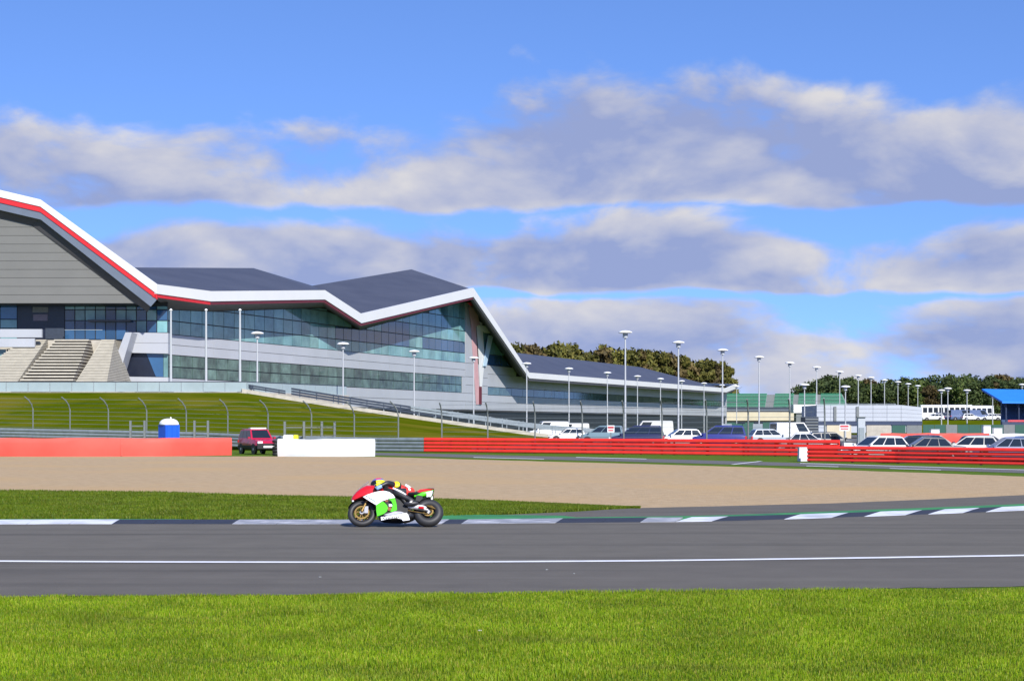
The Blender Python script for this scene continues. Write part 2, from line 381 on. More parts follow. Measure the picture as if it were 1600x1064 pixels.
# grass blades on the near bank and a rough fringe of the far strip
def blades(name, n, sampler, hmin, hmax, wid, mat, seed):
    rng = np.random.default_rng(seed)
    x, y, keep_h = sampler(rng, n); n = len(x)
    a = rng.uniform(0, 2 * np.pi, n); h = rng.uniform(hmin, hmax, n) * keep_h; lean = rng.uniform(.1, .75, n) * h; la = rng.uniform(0, 2 * np.pi, n)
    w = wid * rng.uniform(.6, 1.3, n)
    dx, dy = np.cos(a) * w, np.sin(a) * w; lx, ly = np.cos(la) * lean, np.sin(la) * lean
    v = np.empty((n, 5, 3))
    v[:, 0] = np.stack([x - dx, y - dy, np.zeros(n) - .014], 1); v[:, 1] = np.stack([x + dx, y + dy, np.zeros(n) - .014], 1)
    v[:, 2] = np.stack([x - dx * .7 + lx * .4, y - dy * .7 + ly * .4, h * .6], 1); v[:, 3] = np.stack([x + dx * .7 + lx * .4, y + dy * .7 + ly * .4, h * .6], 1)
    v[:, 4] = np.stack([x + lx, y + ly, h], 1)
    base = (np.arange(n) * 5)[:, None]
    me = bpy.data.meshes.new(name); me.vertices.add(n * 5); me.vertices.foreach_set('co', v.ravel())
    lp = np.concatenate([base + np.array([[0, 1, 3, 2]]), base + np.array([[2, 3, 4]])], 1).ravel()
    me.loops.add(n * 7); me.loops.foreach_set('vertex_index', lp.astype(np.int32))
    me.polygons.add(n * 2)
    ls = (np.arange(n) * 7)[:, None] + np.array([[0, 4]]); me.polygons.foreach_set('loop_start', ls.ravel().astype(np.int32))
    me.polygons.foreach_set('loop_total', np.tile([4, 3], n).astype(np.int32))
    me.update(calc_edges=True); me.materials.append(mat)
    o = bpy.data.objects.new(name, me); col.objects.link(o); return o
def grass_mat(name, a, b, c):
    Mm = bpy.data.materials.new(name); Mm.use_nodes = True; nt = Mm.node_tree; N = nt.nodes; L = nt.links; bs = N['Principled BSDF']
    bs.inputs['Roughness'].default_value = .55; bs.inputs['Specular IOR Level'].default_value = .25
    ge = N.new('ShaderNodeNewGeometry'); r = N.new('ShaderNodeValToRGB'); L.new(ge.outputs['Random Per Island'], r.inputs[0])
    e = r.color_ramp.elements; e[0].color = (*a, 1); e[1].color = (*b, 1); e[1].position = .7; q = e.new(1.0); q.color = (*c, 1)
    n = N.new('ShaderNodeTexNoise'); n.inputs['Scale'].default_value = .8; n.inputs['Detail'].default_value = 5; L.new(ge.outputs['Position'], n.inputs['Vector'])
    mr = N.new('ShaderNodeMapRange'); mr.inputs[1].default_value = .3; mr.inputs[2].default_value = .7; mr.inputs[3].default_value = .68; mr.inputs[4].default_value = 1.22; L.new(n.outputs['Fac'], mr.inputs[0])
    mp = N.new('ShaderNodeMapping'); mp.inputs['Scale'].default_value = (.35, 1.5, 1); L.new(ge.outputs['Position'], mp.inputs[0])
    n2 = N.new('ShaderNodeTexNoise'); n2.inputs['Scale'].default_value = .9; n2.inputs['Detail'].default_value = 4; L.new(mp.outputs[0], n2.inputs['Vector'])
    r2 = N.new('ShaderNodeMapRange'); r2.inputs[1].default_value = .55; r2.inputs[2].default_value = .75; r2.inputs[4].default_value = .55; L.new(n2.outputs['Fac'], r2.inputs[0])
    dm = N.new('ShaderNodeMix'); dm.data_type = 'RGBA'; L.new(r2.outputs[0], dm.inputs[0]); L.new(r.outputs[0], dm.inputs[6]); dm.inputs[7].default_value = (.16, .155, .03, 1)
    h = N.new('ShaderNodeHueSaturation'); L.new(mr.outputs[0], h.inputs['Value']); L.new(dm.outputs[2], h.inputs['Color'])
    L.new(h.outputs[0], bs.inputs['Base Color'])
    bs.inputs['Transmission Weight'].default_value = 0
    tr = N.new('ShaderNodeBsdfTranslucent'); L.new(h.outputs[0], tr.inputs[0]); ms = N.new('ShaderNodeMixShader'); ms.inputs[0].default_value = .3
    L.new(bs.outputs[0], ms.inputs[1]); L.new(tr.outputs[0], ms.inputs[2]); L.new(ms.outputs[0], N['Material Output'].inputs[0])
    return Mm
M['blade'] = grass_mat('grass_blade', (.12, .225, .003), (.235, .345, .005), (.38, .34, .05))
def near_s(rng, n):
    D = rng.uniform(13.5, 23.9, n); X = rng.uniform(-1, 1, n) * (D * .285 + 1.6)
    px = 800 + X / D * F
    edge = np.interp(px, [p[0] for p in near_edge], [p[1] for p in near_edge]); De = F * HC / (edge - YH)
    k = D < De + .02 + .06 * np.sin(X * 3.1) + .05 * np.sin(X * 7.7 + 1)
    pat = .75 + .45 * np.sin(X * 1.7 + np.sin(D * 2.3) * 1.5) * np.sin(D * 1.9 + X * .6)
    return X[k], D[k], np.clip(pat, .45, 1.2)[k]
o = blades('grass', 330000, near_s, .02, .045, .0032, M['blade'], 5); tag(o, 'short lush green grass along the near edge of the track', 'grass', kind='stuff')
def far_s(rng, n):
    px = rng.uniform(-250, 1000, n); top = np.interp(px, [p[0] for p in top_gr], [p[1] for p in top_gr])
    bot = np.interp(px, [p[0] for p in far_edge], [p[1] for p in far_edge]) - np.where(px < 300, 7.2, 5.6)
    bot = np.where(px > 640, np.minimum(bot, np.interp(px, [640, 690, 800, 985], [808, 806, 802.5, 794])), bot)
    Dt = F * HC / (top - YH); Db = F * HC / (bot - YH); D = Db + (Dt - Db) * rng.uniform(0, 1, n)
    k = Dt > Db + .1
    return ((px - 800) * D / F)[k], D[k], np.ones(n)[k]
M['blade2'] = grass_mat('grass_blade_far', (.07, .13, .004), (.125, .185, .006), (.19, .19, .02))
o = blades('grass', 160000, far_s, .03, .07, .009, M['blade2'], 9); tag(o, 'strip of green grass between the kerb and the gravel trap', 'grass', kind='stuff')
# small pale stones and scraps on the near grass and run-off
for (x, y, lab) in ((750, 988, 'small pale scrap of litter lying on the near grass'), (500, 900.5, 'small pale chip lying on the run-off, furthest left'), (854, 889, 'small pale chip on the run-off just below the white line'), (897, 895, 'small pale chip on the run-off right of its neighbour')):
    p = G(x, y); mb = MB(); rr = random.Random(x)
    pts = [(p.x + .022 * rr.uniform(.7, 1.2) * math.cos(a), p.y + .02 * rr.uniform(.7, 1.2) * math.sin(a)) for a in (0, 1, 2.1, 3.1, 4.2, 5.3)]
    zb = .02 if y > 950 else -.008
    mb.hexa([(a, b, zb) for a, b in pts], [(p.x + (a - p.x) * .7, p.y + (b - p.y) * .7, zb + .010) for a, b in pts])
    tag(mb.build('debris', M['postgrey'] if y < 950 else M['concrete']), lab, 'debris')
# ---------------------------------------------------------------- the long angular pit building
KF = 348200.0
O2 = Vector(((262 - 800) * (KF / 1501) / F, KF / 1501)); U2 = Vector((.33207, 1)).normalized(); N2 = Vector((U2.y, -U2.x))
def W(s, b, z): q = O2 + U2 * s + N2 * b; return Vector((q.x, q.y, z))
def rp(px, b=0.0):
    d = Vector(((px - 800) / F, 1)); t = (b + O2.dot(N2)) / d.dot(N2); q = d * t - O2
    return q.dot(U2), t
def zz(py, D): return HC + (YH - py) * D / F
def sz(px, py, b=0.0): s, D = rp(px, b); return s, zz(py, D)
wing = empty('pit_building', (O2.x, O2.y, 0)); WO = wing.location.copy()
tag(wing, 'long pit building with folded slate roof, white zigzag roof edge and glass front', 'building')
def wb(mb, name, mat, **k): return mb.build(name, mat, wing, WO, **k)
def slab(name, mat, s0, s1, z0, z1, b0, b1, z0b=None, z1b=None):
    """panel standing along the facade; z0b/z1b: heights at the far end"""
    z0b = z0 if z0b is None else z0b; z1b = z1 if z1b is None else z1b
    mb = MB(); mb.hexa([W(s0, b0, z0), W(s1, b0, z0b), W(s1, b1, z0b), W(s0, b1, z0)], [W(s0, b0, z1), W(s1, b0, z1b), W(s1, b1, z1b), W(s0, b1, z1)])
    return wb(mb, name, mat)
s_end = rp(1135)[0]; s_mid = rp(727)[0]; s_r = rp(762)[0]
# core masses behind the skin
for nm_, a, b_, c, d in (('core_wall', 0, s_mid, 0, 16.3), ('core_wall', s_mid, s_end, 0, 12.0)):
    slab(nm_, M['frame'], a, b_, c, d, -34, -.35)
# roof edge (white), red trim below it, soffit and roof planes
fas = [(245, 444, 459), (330, 455, 471), (508, 453.5, 468), (565, 490.5, 505), (740, 450, 464), (827, 582, 591), (1135, 606.5, 613), (1149, 600.5, 607.5)]
B4 = 4.0
FT = [(*sz(x, t, B4), sz(x, u, B4)[1]) for x, t, u in fas]          # s, ztop, zbot
gl = [(262, 483.5), (330, 486.5), (508, 480.5), (562, 515.5), (733, 469), (806, 582)]
GT = [sz(x, y) for x, y in gl] + [(s_end, 11.9), (s_end + 3, 11.9)]
for i in range(len(FT) - 1):
    (a, t0, u0), (b_, t1, u1) = FT[i], FT[i + 1]
    slab('roof_edge', M['fascia'], a, b_, u0, t0, B4 - .5, B4, u1, t1)
    hgt = .42 if i < 5 else .5
    slab('red_trim', (M['soffit'] if i > 3 else M['darkred']) if i > 0 else M['red_trim'], a, b_, u0 - hgt, u0 - .003, B4 - .6, B4 - .12, u1 - hgt, u1 - .003)  # dark red runs: shade under the roof edge painted into the trim
    mb = MB(); (ga, gz0), (gb, gz1) = GT[i], GT[i + 1]
    p = [W(a, B4 - .35, u0 - hgt + .02), W(b_, B4 - .35, u1 - hgt + .02), W(gb, -.1, gz1), W(ga, -.1, gz0)]
    mb.hexa(p, [Vector(q) + Vector((0, 0, .35)) for q in p]); wb(mb, 'soffit', M['soffit'])
ridge = []
for x, y in ((205, 418), (396, 419), (488, 446.5), (643, 421), (792, 549.5), (1000, 573.5), (1092, 600)):
    ridge.append(sz(x, y, -12.0))
fr = [(a, t - .25) for a, t, u in FT]
RB = -12.0
# hips: front polyline joined to ridge polyline plane by plane
f0, f1, f2, f3, f4, f5, f6, f7 = [W(a, B4 - .3, z) for a, z in fr]
r0, r1, r2, r3, r4, r5, r6 = [W(a, RB, z) for a, z in ridge]
rm = W(sz(130, 416, RB)[0], RB, sz(130, 416, RB)[1])
def plane(name, *pts):
    mb = MB(); mb.hexa([Vector(q) - Vector((0, 0, .3)) for q in pts], pts); return wb(mb, name, M['slate'])
plane('roof_slope', f0, f1, r0, rm); plane('roof_slope', f1, f2, r1, r0)
plane('roof_slope', f2, f3, r2, r1); plane('roof_slope', f3, f4, r3, r2)
plane('roof_slope', f4, f5, r4, r3); plane('roof_slope', f5, f6, r6, r5, r4)
bk = [W(a, -34, z - 9) for a, z in ridge]
for a, b_, c, d in zip([rm, r0, r1, r2, r3, r4, r5], [r0, r1, r2, r3, r4, r5, r6], bk[:1] + bk, [bk[0]] + bk[1:] + bk[-1:]):
    if (c - d).length > .1: plane('roof_slope', a, b_, d, c)
# white edge strip of the low roof's far ridge end
mb = MB(); mb.hexa([r6 + Vector((0, 0, -.2)), f7 + Vector((0, 0, -.4)), f7 + Vector((.6, 0, -.4)), r6 + Vector((.6, 0, -.2))], [r6 + Vector((0, 0, .35)), f7 + Vector((0, 0, .3)), f7 + Vector((.6, 0, .3)), r6 + Vector((.6, 0, .35))])
wb(mb, 'roof_edge', M['fascia'])

# storeys
M['glass_olive'] = pm('olive_glass', (.15, .18, .13), .1, .2, .2, rand=.12, spec=.6)
Z_TOP, Z_MID, Z_LOW, Z_BOT = 13.58, 11.05, 8.12, 5.1
def rows(name, mat, s0, s1, zlist, n, b1=.06, gap=.03):
    L_ = (s1 - s0) / n
    for k in range(n):
        for za, zb in zip(zlist, zlist[1:]): slab(name, mat, s0 + k * L_ + gap, s0 + (k + 1) * L_ - gap, za + gap, zb - gap, -.3, b1)
rows('wall_panel', M['wall'], 0, s_mid - .05, [Z_MID, 12.3, Z_TOP], 9)
rows('wall_panel', M['wall'], 0, s_mid - .05, [Z_BOT, 6.6, Z_LOW], 9)
rows('wall_panel', M['wall'], s_mid, s_r - .05, [Z_BOT, 6.6, 8.1, 9.6, 11.1, Z_TOP], 1)
rows('wall_panel', M['wall'], s_r, s_end, [Z_BOT, 6.6, 7.95], 12)
rows('wall_panel', M['wall'], s_r, s_end, [9.5, 11.9], 12)
su0, su1 = s_r, rp(806)[0]
slab('wall_panel', M['wall'], su0, su1, 11.93, 13.5, -.3, .05)
# pale column under the peak
def gtop(s): return interp([(a, z) for a, z in GT], s)
slab('wall_panel', M['wall'], s_mid, rp(741)[0], Z_TOP + .03, gtop(s_mid) - .2, -.3, .07, None, gtop(s_mid) - .6)
# glass: individual panes, cut by the sloping soffit
rnd = random.Random(11)
def pane(sa, sb, z0, za, zb, mat, g=.07):
    mb = MB()
    if za <= z0 + .15 and zb <= z0 + .15: return
    za = max(za, z0 + .05); zb = max(zb, z0 + .05)
    mb.hexa([W(sa + g, -.12, z0 + g), W(sb - g, -.12, z0 + g), W(sb - g, -.04, z0 + g), W(sa + g, -.04, z0 + g)], [W(sa + g, -.12, za - g), W(sb - g, -.12, zb - g), W(sb - g, -.04, zb - g), W(sa + g, -.04, za - g)])
    wb(mb, 'pane', mat)
mb = MB(); pts = [(0, Z_TOP)] + [(a, z) for a, z in GT[:6]]
mb.hexa([W(a, -.34, z) for a, z in pts], [W(a, -.16, z) for a, z in pts]); wb(mb, 'window_frame', M['frame'])
NC = 36; Lc = s_mid / NC; zr = [Z_TOP, 15.3, 17.3, 19.3, 21.5, 26]
for k in range(NC):
    sa, sb = k * Lc, (k + 1) * Lc; ta, tb = gtop(sa), gtop(sb)
    for j in range(5):
        if min(ta, tb) < zr[j] + .1 and max(ta, tb) < zr[j] + .5: continue
        r = rnd.random(); mt = M['glass_teal'] if r < .68 else M['glass_pale']
        if j in (1, 2) and (17 <= k < 23 and j == 1 or 23 <= k < 27): mt = M['glass_blue']  # blue reflection band put into the colour of these panes
        if j == 0 and k >= 29: mt = M['glass_teal']
        if j == 1 and k >= 29: mt = M['glass_blue']  # reflected blue band again, as pane colour
        pane(sa, sb, zr[j], min(zr[j + 1], ta), min(zr[j + 1], tb), mt)
k_ = 5
for k in range(k_):
    a0, a1 = rp(752)[0], rp(803)[0]; sa, sb = a0 + (a1 - a0) * k / k_, a0 + (a1 - a0) * (k + 1) / k_
    for z0, z1 in ((Z_TOP, 15.6), (15.6, 18), (18, 21)):
        ta, tb = gtop(sa) - .4, gtop(sb) - .4
        if max(ta, tb) > z0 + .6: pane(sa, sb, z0, min(z1, ta), min(z1, tb), M['glass_blue'] if z0 < 14 else M['glass_teal'])
s1w = rp(722)[0]
slab('window_frame', M['frame'], 0, s1w, Z_LOW, Z_MID, -.34, -.14)
n = 33
for k in range(n):
    sa, sb = s1w * k / n, s1w * (k + 1) / n
    mt = M['glass_dark']
    pane(sa, sb, Z_LOW, 9.55, 9.55, mt); pane(sa, sb, 9.55, Z_MID, Z_MID, mt)
slab('wall_panel', M['wall'], s1w, s_mid, Z_LOW + .03, Z_MID - .03, -.3, .05)
slab('window_frame', M['frame'], s_r, s_end - 4, 7.95, 9.5, -.34, -.14)
n = 30
for k in range(n):
    L_ = (s_end - 4 - s_r) / n
    pane(s_r + k * L_, s_r + (k + 1) * L_, 7.95, 9.5, 9.5, M['glass_dark'] if k < 12 else M['glass_olive'])
slab('wall_panel', M['wall'], s_end - 4, s_end, 7.98, 9.47, -.3, .05)
# garage level: dark openings between piers
slab('garage_front', M['frame'], 0, s_end, 0, Z_BOT, -3.4, -3.0)
slab('soffit', M['soffit'], 0, s_end, Z_BOT - .25, Z_BOT - .02, -3.0, .02)
n = 34
for k in range(n + 1):
    s_ = s_end * k / n
    slab('pier', M['wall'] if k % 3 == 0 else M['postgrey'], s_, s_ + (2.2 if k % 3 == 0 else 1.0), 0, Z_BOT - .27, -2.9, -1.8)
    if k < n: slab('garage_door', M['glass_navy'] if k % 4 else M['postgrey'], s_ + 2.3, s_ + s_end / n - .1, .02, 4.2, -2.98, -2.9)
# end wall
slab('end_wall', M['wall'], s_end + .02, s_end + .35, 0, 11.9, -33, .05)
# red, white and blue graphic under the peak
def plate(name, mat, pts, b0, b1):
    q = [sz(x, y) for x, y in pts]; mb = MB(); mb.hexa([W(a, b0, z) for a, z in q], [W(a, b1, z) for a, z in q]); wb(mb, name, mat)
M['pink'] = pm('faded_red_print', (.52, .30, .31), .6, .1, .4); M['bluep'] = pm('blue_print', (.06, .07, .33), .6, .1, .5); M['paleblue'] = pm('pale_blue_print', (.42, .55, .66), .5, .1, .5)
plate('banner', M['pink'], [(733, 482), (741, 484), (749, 632), (743, 632)], .1, .16)
plate('banner', M['fascia'], [(743, 500), (752, 505), (756, 560), (750, 625), (747, 560)], .1, .18)
plate('banner', M['red_trim'], [(725, 473), (740, 466), (742, 476), (730, 478)], .6, .9)
plate('banner', M['pink'], [(730, 480), (741, 478), (748, 508), (735, 512)], .22, .28)
plate('banner', M['bluep'], [(756, 498), (763, 496), (770, 512), (766, 515)], .6, .8)
plate('banner', M['fascia'], [(744, 508), (764, 510), (772, 522), (754, 520)], .3, .4)
plate('banner', M['paleblue'], [(760, 524), (768, 524), (757, 572), (752, 572)], .3, .4)
plate('banner', M['darkred'], [(747, 604), (751, 604), (751, 632), (747, 632)], .2, .24)

# --- the front block on the left: gable, cladding boards, glass, canopy
YG = rp(245, B4)[1]
gab = [(-430, 305, 318), (-190, 252, 264), (63, 312, 323), (245, 444, 459)]
def yb(name, mat, pts, y0, y1):
    mb = MB(); mb.hexa([Vector((p.x, y0, p.z)) for p in pts], [Vector((p.x, y1, p.z)) for p in pts]); return wb(mb, name, mat)
for a, b_ in zip(gab, gab[1:]):
    Pa = lambda q, k, d=0: P(q[0], q[k] + d, YG)
    yb('roof_edge', M['fascia'], [Pa(a, 2), Pa(b_, 2), Pa(b_, 1), Pa(a, 1)], YG, YG + .6)
    sh = 8.5
    yb('red_trim', M['red_trim'], [Pa(a, 2, sh), Pa(b_, 2, sh), Pa(b_, 2, .1), Pa(a, 2, .1)], YG + .1, YG + .6)
    # blue grey sloping soffit board, then dark recess
    mb = MB(); p = [Pa(a, 2, sh), Pa(b_, 2, sh), P(b_[0] - (10 if b_[0] == 245 else 0), b_[2] + 20, YG), P(a[0], a[2] + 20, YG)]
    p = [Vector((q.x, q.y + .2, q.z)) for q in p]; mb.hexa(p, [q + Vector((0, .4, .1)) for q in p]); wb(mb, 'soffit', M['soffit_blue'])
    mb = MB(); p = [P(a[0], a[2] + 19.5, YG + .75), P(b_[0] - (10 if b_[0] == 245 else 0), b_[2] + 19.5, YG + .75), P(b_[0] - 14, b_[2] + 29, YG + 1.25), P(a[0] - 14, a[2] + 29, YG + 1.25)]
    mb.hexa(p, [q + Vector((0, .2, .4)) for q in p]); wb(mb, 'soffit', M['soffit'])
    mb = MB(); p = [Pa(a, 1, .5), Pa(b_, 1, .5)]; p = [Vector((q.x, q.y + .3, q.z - .2)) for q in p]; p += [p[1] + Vector((-6, 40, 0)), p[0] + Vector((-6, 40, 0))]
    mb.hexa([q - Vector((0, 0, .3)) for q in p], p); wb(mb, 'roof_slope', M['slate'])
YB = YG + 1.3; YW = YG + 5.0
edge = [(252, 486), (228, 474), (30, 340), (8, 333), (-190, 288), (-430, 340)]
def edge_x(y): return interp([(340, 30), (474, 230)], y) if y > 340 else 30 - (340 - y) * 4
y0 = 474.0; step = 13.2; k = 0
while y0 > 300:
    y1 = y0 - step; xa, xb_ = edge_x(y0), edge_x(y1)
    yb('cladding_board', M['board'], [P(-430, y0 - .25, YB), P(xa, y0 - .25, YB), P(xb_, y1 + .25, YB), P(-430, y1 + .25, YB)], YB, YB + .3)
    y0 = y1
bw = MB(); bw.box(P(-430, 0, YW).x, YW + .2, 0, P(218, 0, YW).x, YW + 34, zz(475, YW)); wb(bw, 'core_wall', M['frame'])
bw = MB(); q = [P(-430, 474.6, YB + .22), P(228, 474.6, YB + .22), P(28, 342, YB + .22), P(-430, 330, YB + .22)]
bw.hexa([Vector((p.x, YB + .22, p.z)) for p in q], [Vector((p.x, YW + .32, p.z)) for p in q]); wb(bw, 'cladding_backing', M['frame'])
# glass front below the boards
YF = YW + .1
def fp(name, mat, x0, y0, x1, y1, ya, yb_, g=0.06):
    a = P(x0, y0, ya); b_ = P(x1, y1, ya); mb = MB(); mb.box(min(a.x, b_.x) + g, ya, min(a.z, b_.z) + g, max(a.x, b_.x) - g, yb_, max(a.z, b_.z) - g); return wb(mb, name, mat)
xsn = [-150, -110, -70, -30, 0, 27]
for a, b_ in zip(xsn, xsn[1:]):
    for c, d in ((476, 499), (499, 513), (513, 531)): fp('pane', M['glass_blue'] if rnd.random() < .6 else M['glass_teal'], a, c, b_, d, YF - .1, YF)
fp('entrance_wall', M['glass_navy'], 27, 476, 101, 531, YF - .2, YF, .02)
fp('poster', M['postgrey'], 50, 479, 76, 489, YF - .26, YF - .21); fp('poster', pm('poster_mauve', (.16, .14, .18), .6), 51, 490.5, 75, 502, YF - .26, YF - .21)
fp('entrance_panel', M['steel_dark'], 70, 512, 101, 530.5, YF - .4, YF - .3)
xsn = [101, 117, 133, 149, 165, 181, 197, 213, 229, 245, 262]
for k, (a, b_) in enumerate(zip(xsn, xsn[1:])):
    for c, d in ((478, 484), (484, 501), (501, 531)):
        if c == 501 and a > 200: d = 520
        r = rnd.random(); mt = M['glass_teal'] if r < .45 else (M['glass_pale'] if r < .6 else M['glass_blue'])
        if c == 501 and r < .55 and a < 200: mt = M['glass_blue']
        fp('pane', mt, a, c, b_, d, YF - .1, YF)
bw = MB(); a = P(100, 476, YF); b_ = P(262, 531, YF); bw.box(a.x, YF + .01, b_.z, b_.x, YF + .2, a.z + .3); wb(bw, 'window_frame', M['frame'])
fp('door_canopy', M['soffit'], 137, 499.5, 203, 502.5, YF - 1.2, YF - .11, .0)
fp('handrail', M['steel'], 101, 515, 160, 516, YF - 1.5, YF - 1.4, 0)
# white parapets left and right of the stairs
YP = YG - 2
fp('parapet', M['wall'], -300, 513.5, 66, 528, YP, YP + .5); fp('parapet', M['wall'], -300, 528, 55, 543, YP, YP + .5)
fp('pane', M['glass_pale'], -60, 545, 10, 572, YP + 1, YP + 1.1); fp('entrance_wall', M['glass_navy'], 10, 545, 60, 572, YP + 1, YP + 1.1, .02)
YC = YF - 1.0
def fpoly(name, mat, pts, ya, yb_):
    q = [P(x, y, ya) for x, y in pts]; mb = MB(); mb.hexa([Vector((p.x, ya, p.z)) for p in q], [Vector((p.x, yb_, p.z)) for p in q]); wb(mb, name, mat)
fpoly('wall_panel', M['wall'], [(200, 535.5), (262.5, 536), (262.5, 520.3), (206, 519.6)], YC, YC + 1.3)
fpoly('wall_panel', M['wall'], [(197, 551), (262.5, 552.5), (262.5, 536.4), (200, 535.9)], YC, YC + 1.3)
fpoly('pane', M['glass_navy'], [(186, 588), (243, 588.5), (228, 551.5), (197, 551.2)], YC + .6, YC + .7)
fpoly('pane', M['glass_blue'], [(243.5, 588.5), (255, 589), (255, 552), (228.5, 551.5)], YC + .6, YC + .7)
fpoly('pane', M['glass_pale'], [(255.5, 589), (262.3, 589.3), (262.3, 552.4), (255.5, 552.2)], YC + .6, YC + .7)
fpoly('wall_panel', M['wall'], [(176, 600), (262.5, 600), (262.5, 589.6), (185, 588.2)], YC, YC + 1.2)
fpoly('wall_panel', M['wall'], [(163, 604), (181, 604), (206, 519.4), (196, 519.4)], YC - 3.4, YC - .05)
fpoly('core_wall', M['frame'], [(170, 620), (262, 620), (262, 519), (206, 519)], YC + 1.32, YC + 2.0)

# ---------------------------------------------------------------- terrace, stairs, balustrade, flag poles
YT = 204.0; ZT = zz(612.5, YT)
xT0 = P(-450, 0, YT).x; T1 = P(385, 612, YT); T2 = P(545, 617, 226.0)
mb = MB(); foot = [(xT0, YT), (T1.x, YT), (T2.x, T2.y), (T2.x * 275 / 226, 275), (xT0, 275)]
mb.hexa([(x, y, 0) for x, y in foot], [(x, y, ZT) for x, y in foot]); tag(mb.build('terrace', M['concrete']), kind='structure')
st = empty('staircase', (-52, YT + 2, ZT)); tag(st, 'broad pale outdoor staircase with dark risers between stepped seating', 'stairs'); SO = st.location.copy()
NS = 17; ya, yb_ = YT + 2.2, YC - 3.0; zt = zz(531, yb_)
rz_ = (zt - ZT) / NS; ry = (yb_ - ya) / NS
for k in range(NS):
    y = ya + k * ry; z = ZT + k * rz_
    a = interp([(0, -55.6), (NS, -54.6)], k); c = interp([(0, -49.2), (NS, -50.6)], k)
    if k == 9: a -= .1; c += .1
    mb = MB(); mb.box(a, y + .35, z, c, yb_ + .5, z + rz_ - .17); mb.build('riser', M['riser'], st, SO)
    mb = MB(); mb.box(a, y, z + rz_ - .17, c, yb_ + .5, z + rz_ - .003 * 0); mb.build('step', M['step'], st, SO)
for x0, x1 in ((-62.5, -55.7), (-49.1, -46.2)):
    n = NS * 2
    for k in range(n):
        z = ZT + k * rz_ / 2; y = ya + k * ry / 2
        xa = interp([(0, x0), (n, max(x0, -58.4))], k) if x0 < -50 else x0
        xe = x1 if x0 < -50 else interp([(0, -45.2), (n, -47.6)], k)
        mb = MB(); mb.box(xa, y, z + .06, xe, yb_ + .5, z + rz_ / 2); mb.box(xa + .02, y + .28, z, xe - .02, yb_ + .4, z + .06, 1)  # dark slot colour stands in for the shadow gap under each tier
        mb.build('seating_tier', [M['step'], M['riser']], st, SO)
mb = MB(); mb.box(-63, yb_ + .45, ZT, -47.7, YC + 1.25, zt - .01); mb.build('landing', M['concrete'], st, SO)

def balustrade(name, pts, label, hgt, pw=2.0, mat_=None):
    r = empty(name, pts[0]); tag(r, label, 'railing'); off = r.location.copy(); mat_ = mat_ or M['balglass']
    for a, b_ in zip(pts, pts[1:]):
        a, b_ = Vector(a), Vector(b_); L_ = (b_ - a).length; n = max(1, int(L_ / pw)); d = (b_ - a) / n; nn = Vector((-d.y, d.x, 0)).normalized() * .02
        for k in range(n):
            p, q = a + d * k + d * .015, a + d * (k + 1) - d * .015; up0, up1 = Vector((0, 0, .06)), Vector((0, 0, hgt - .05))
            mb = MB(); mb.hexa([p + up0 - nn, q + up0 - nn, q + up0 + nn, p + up0 + nn], [p + up1 - nn, q + up1 - nn, q + up1 + nn, p + up1 + nn]); mb.build('glass_panel', mat_, r, off)
            mb = MB(); mb.tube([a + d * k, a + d * k + Vector((0, 0, hgt))], .03, 6); mb.build('post', M['steel'], r, off)
        mb = MB(); mb.tube([a + Vector((0, 0, hgt)), b_ + Vector((0, 0, hgt))], .05, 6); mb.build('handrail', M['steel_dark'], r, off)
    return r
balustrade('glass_balustrade', [(xT0 + 25, YT + .4, ZT), (T1.x, YT + .4, ZT), (T2.x - .3, T2.y + .2, ZT)], 'pale glass balustrade along the terrace edge above the grass bank', zz(596.5, YT) - ZT, 2.4)
for k, x in enumerate((267, 322, 375)):
    p = P(x, 611, YT + 1.2); mb = MB(); top = zz(486, YT + 1.2)
    r = empty('flag_pole', (p.x, p.y, ZT)); tag(r, ('leftmost', 'middle', 'rightmost')[k] + ' of three bare white flag poles on the terrace', 'flag pole', 'flag poles on the terrace')
    mb.tube([(0, 0, 0), (0, 0, (top - ZT) * .5), (0, 0, top - ZT)], [.15, .13, .10], 10); mb.build('pole', M['lampgrey'], r, smooth=True)
    mb = MB(); mb.lathe([(.32, 0), (.32, .25), (.2, .5)], 10); mb.build('base', M['lampwhite'], r)
    mb = MB(); mb.lathe([(.02, top - ZT - .02), (.16, top - ZT + .05), (.16, top - ZT + .15), (.02, top - ZT + .26)], 10); mb.build('finial', M['lampwhite'], r)

# ---------------------------------------------------------------- grass bank and ramp
ramp_px = [(380, 613.5, YT), (470, 628, 208), (560, 642, 212), (700, 662, 218), (850, 683, 225), (965, 692, 230)]
def ramp_pt(px): return P(px, interp([(a, b_) for a, b_, c in ramp_px], px), interp([(a, c) for a, b_, c in ramp_px], px))
arm_l = [(-450, 186, .95), (0, 176, .78), (300, 166, .42), (450, 158.5, .12), (590, 154.3, .0), (660, 151.5, 0), (1000, 138, 0), (1310, 126.3, 0)]
def arm_pt(px): D = interp([(a, b_) for a, b_, c in arm_l], px); return Vector(((px - 800) * D / F, D, interp([(a, c) for a, b_, c in arm_l], px)))
import mathutils
mb = MB(); cols = list(range(-440, 961, 14)); rows_ = 22; grid = []
for px in cols:
    b0 = arm_pt(px) + Vector((0, .8, 0)); t0 = ramp_pt(px) if px > 380 else Vector((P(px, 612, YT).x, YT - .05, ZT - .06)); c_ = []
    for j in range(rows_ + 1):
        t = j / rows_; q = b0.lerp(t0, t); e = t * t * (3 - 2 * t); q.z = b0.z + (t0.z - b0.z) * (.55 * t + .45 * e)
        if 0 < j < rows_: q.z += .22 * mathutils.noise.noise(Vector((q.x * .11, q.y * .2, 0))) * min(1, (t0.z - b0.z) / 2)
        c_.append(q)
    c_.insert(0, Vector((b0.x, b0.y - .9, -.05))); grid.append(c_)
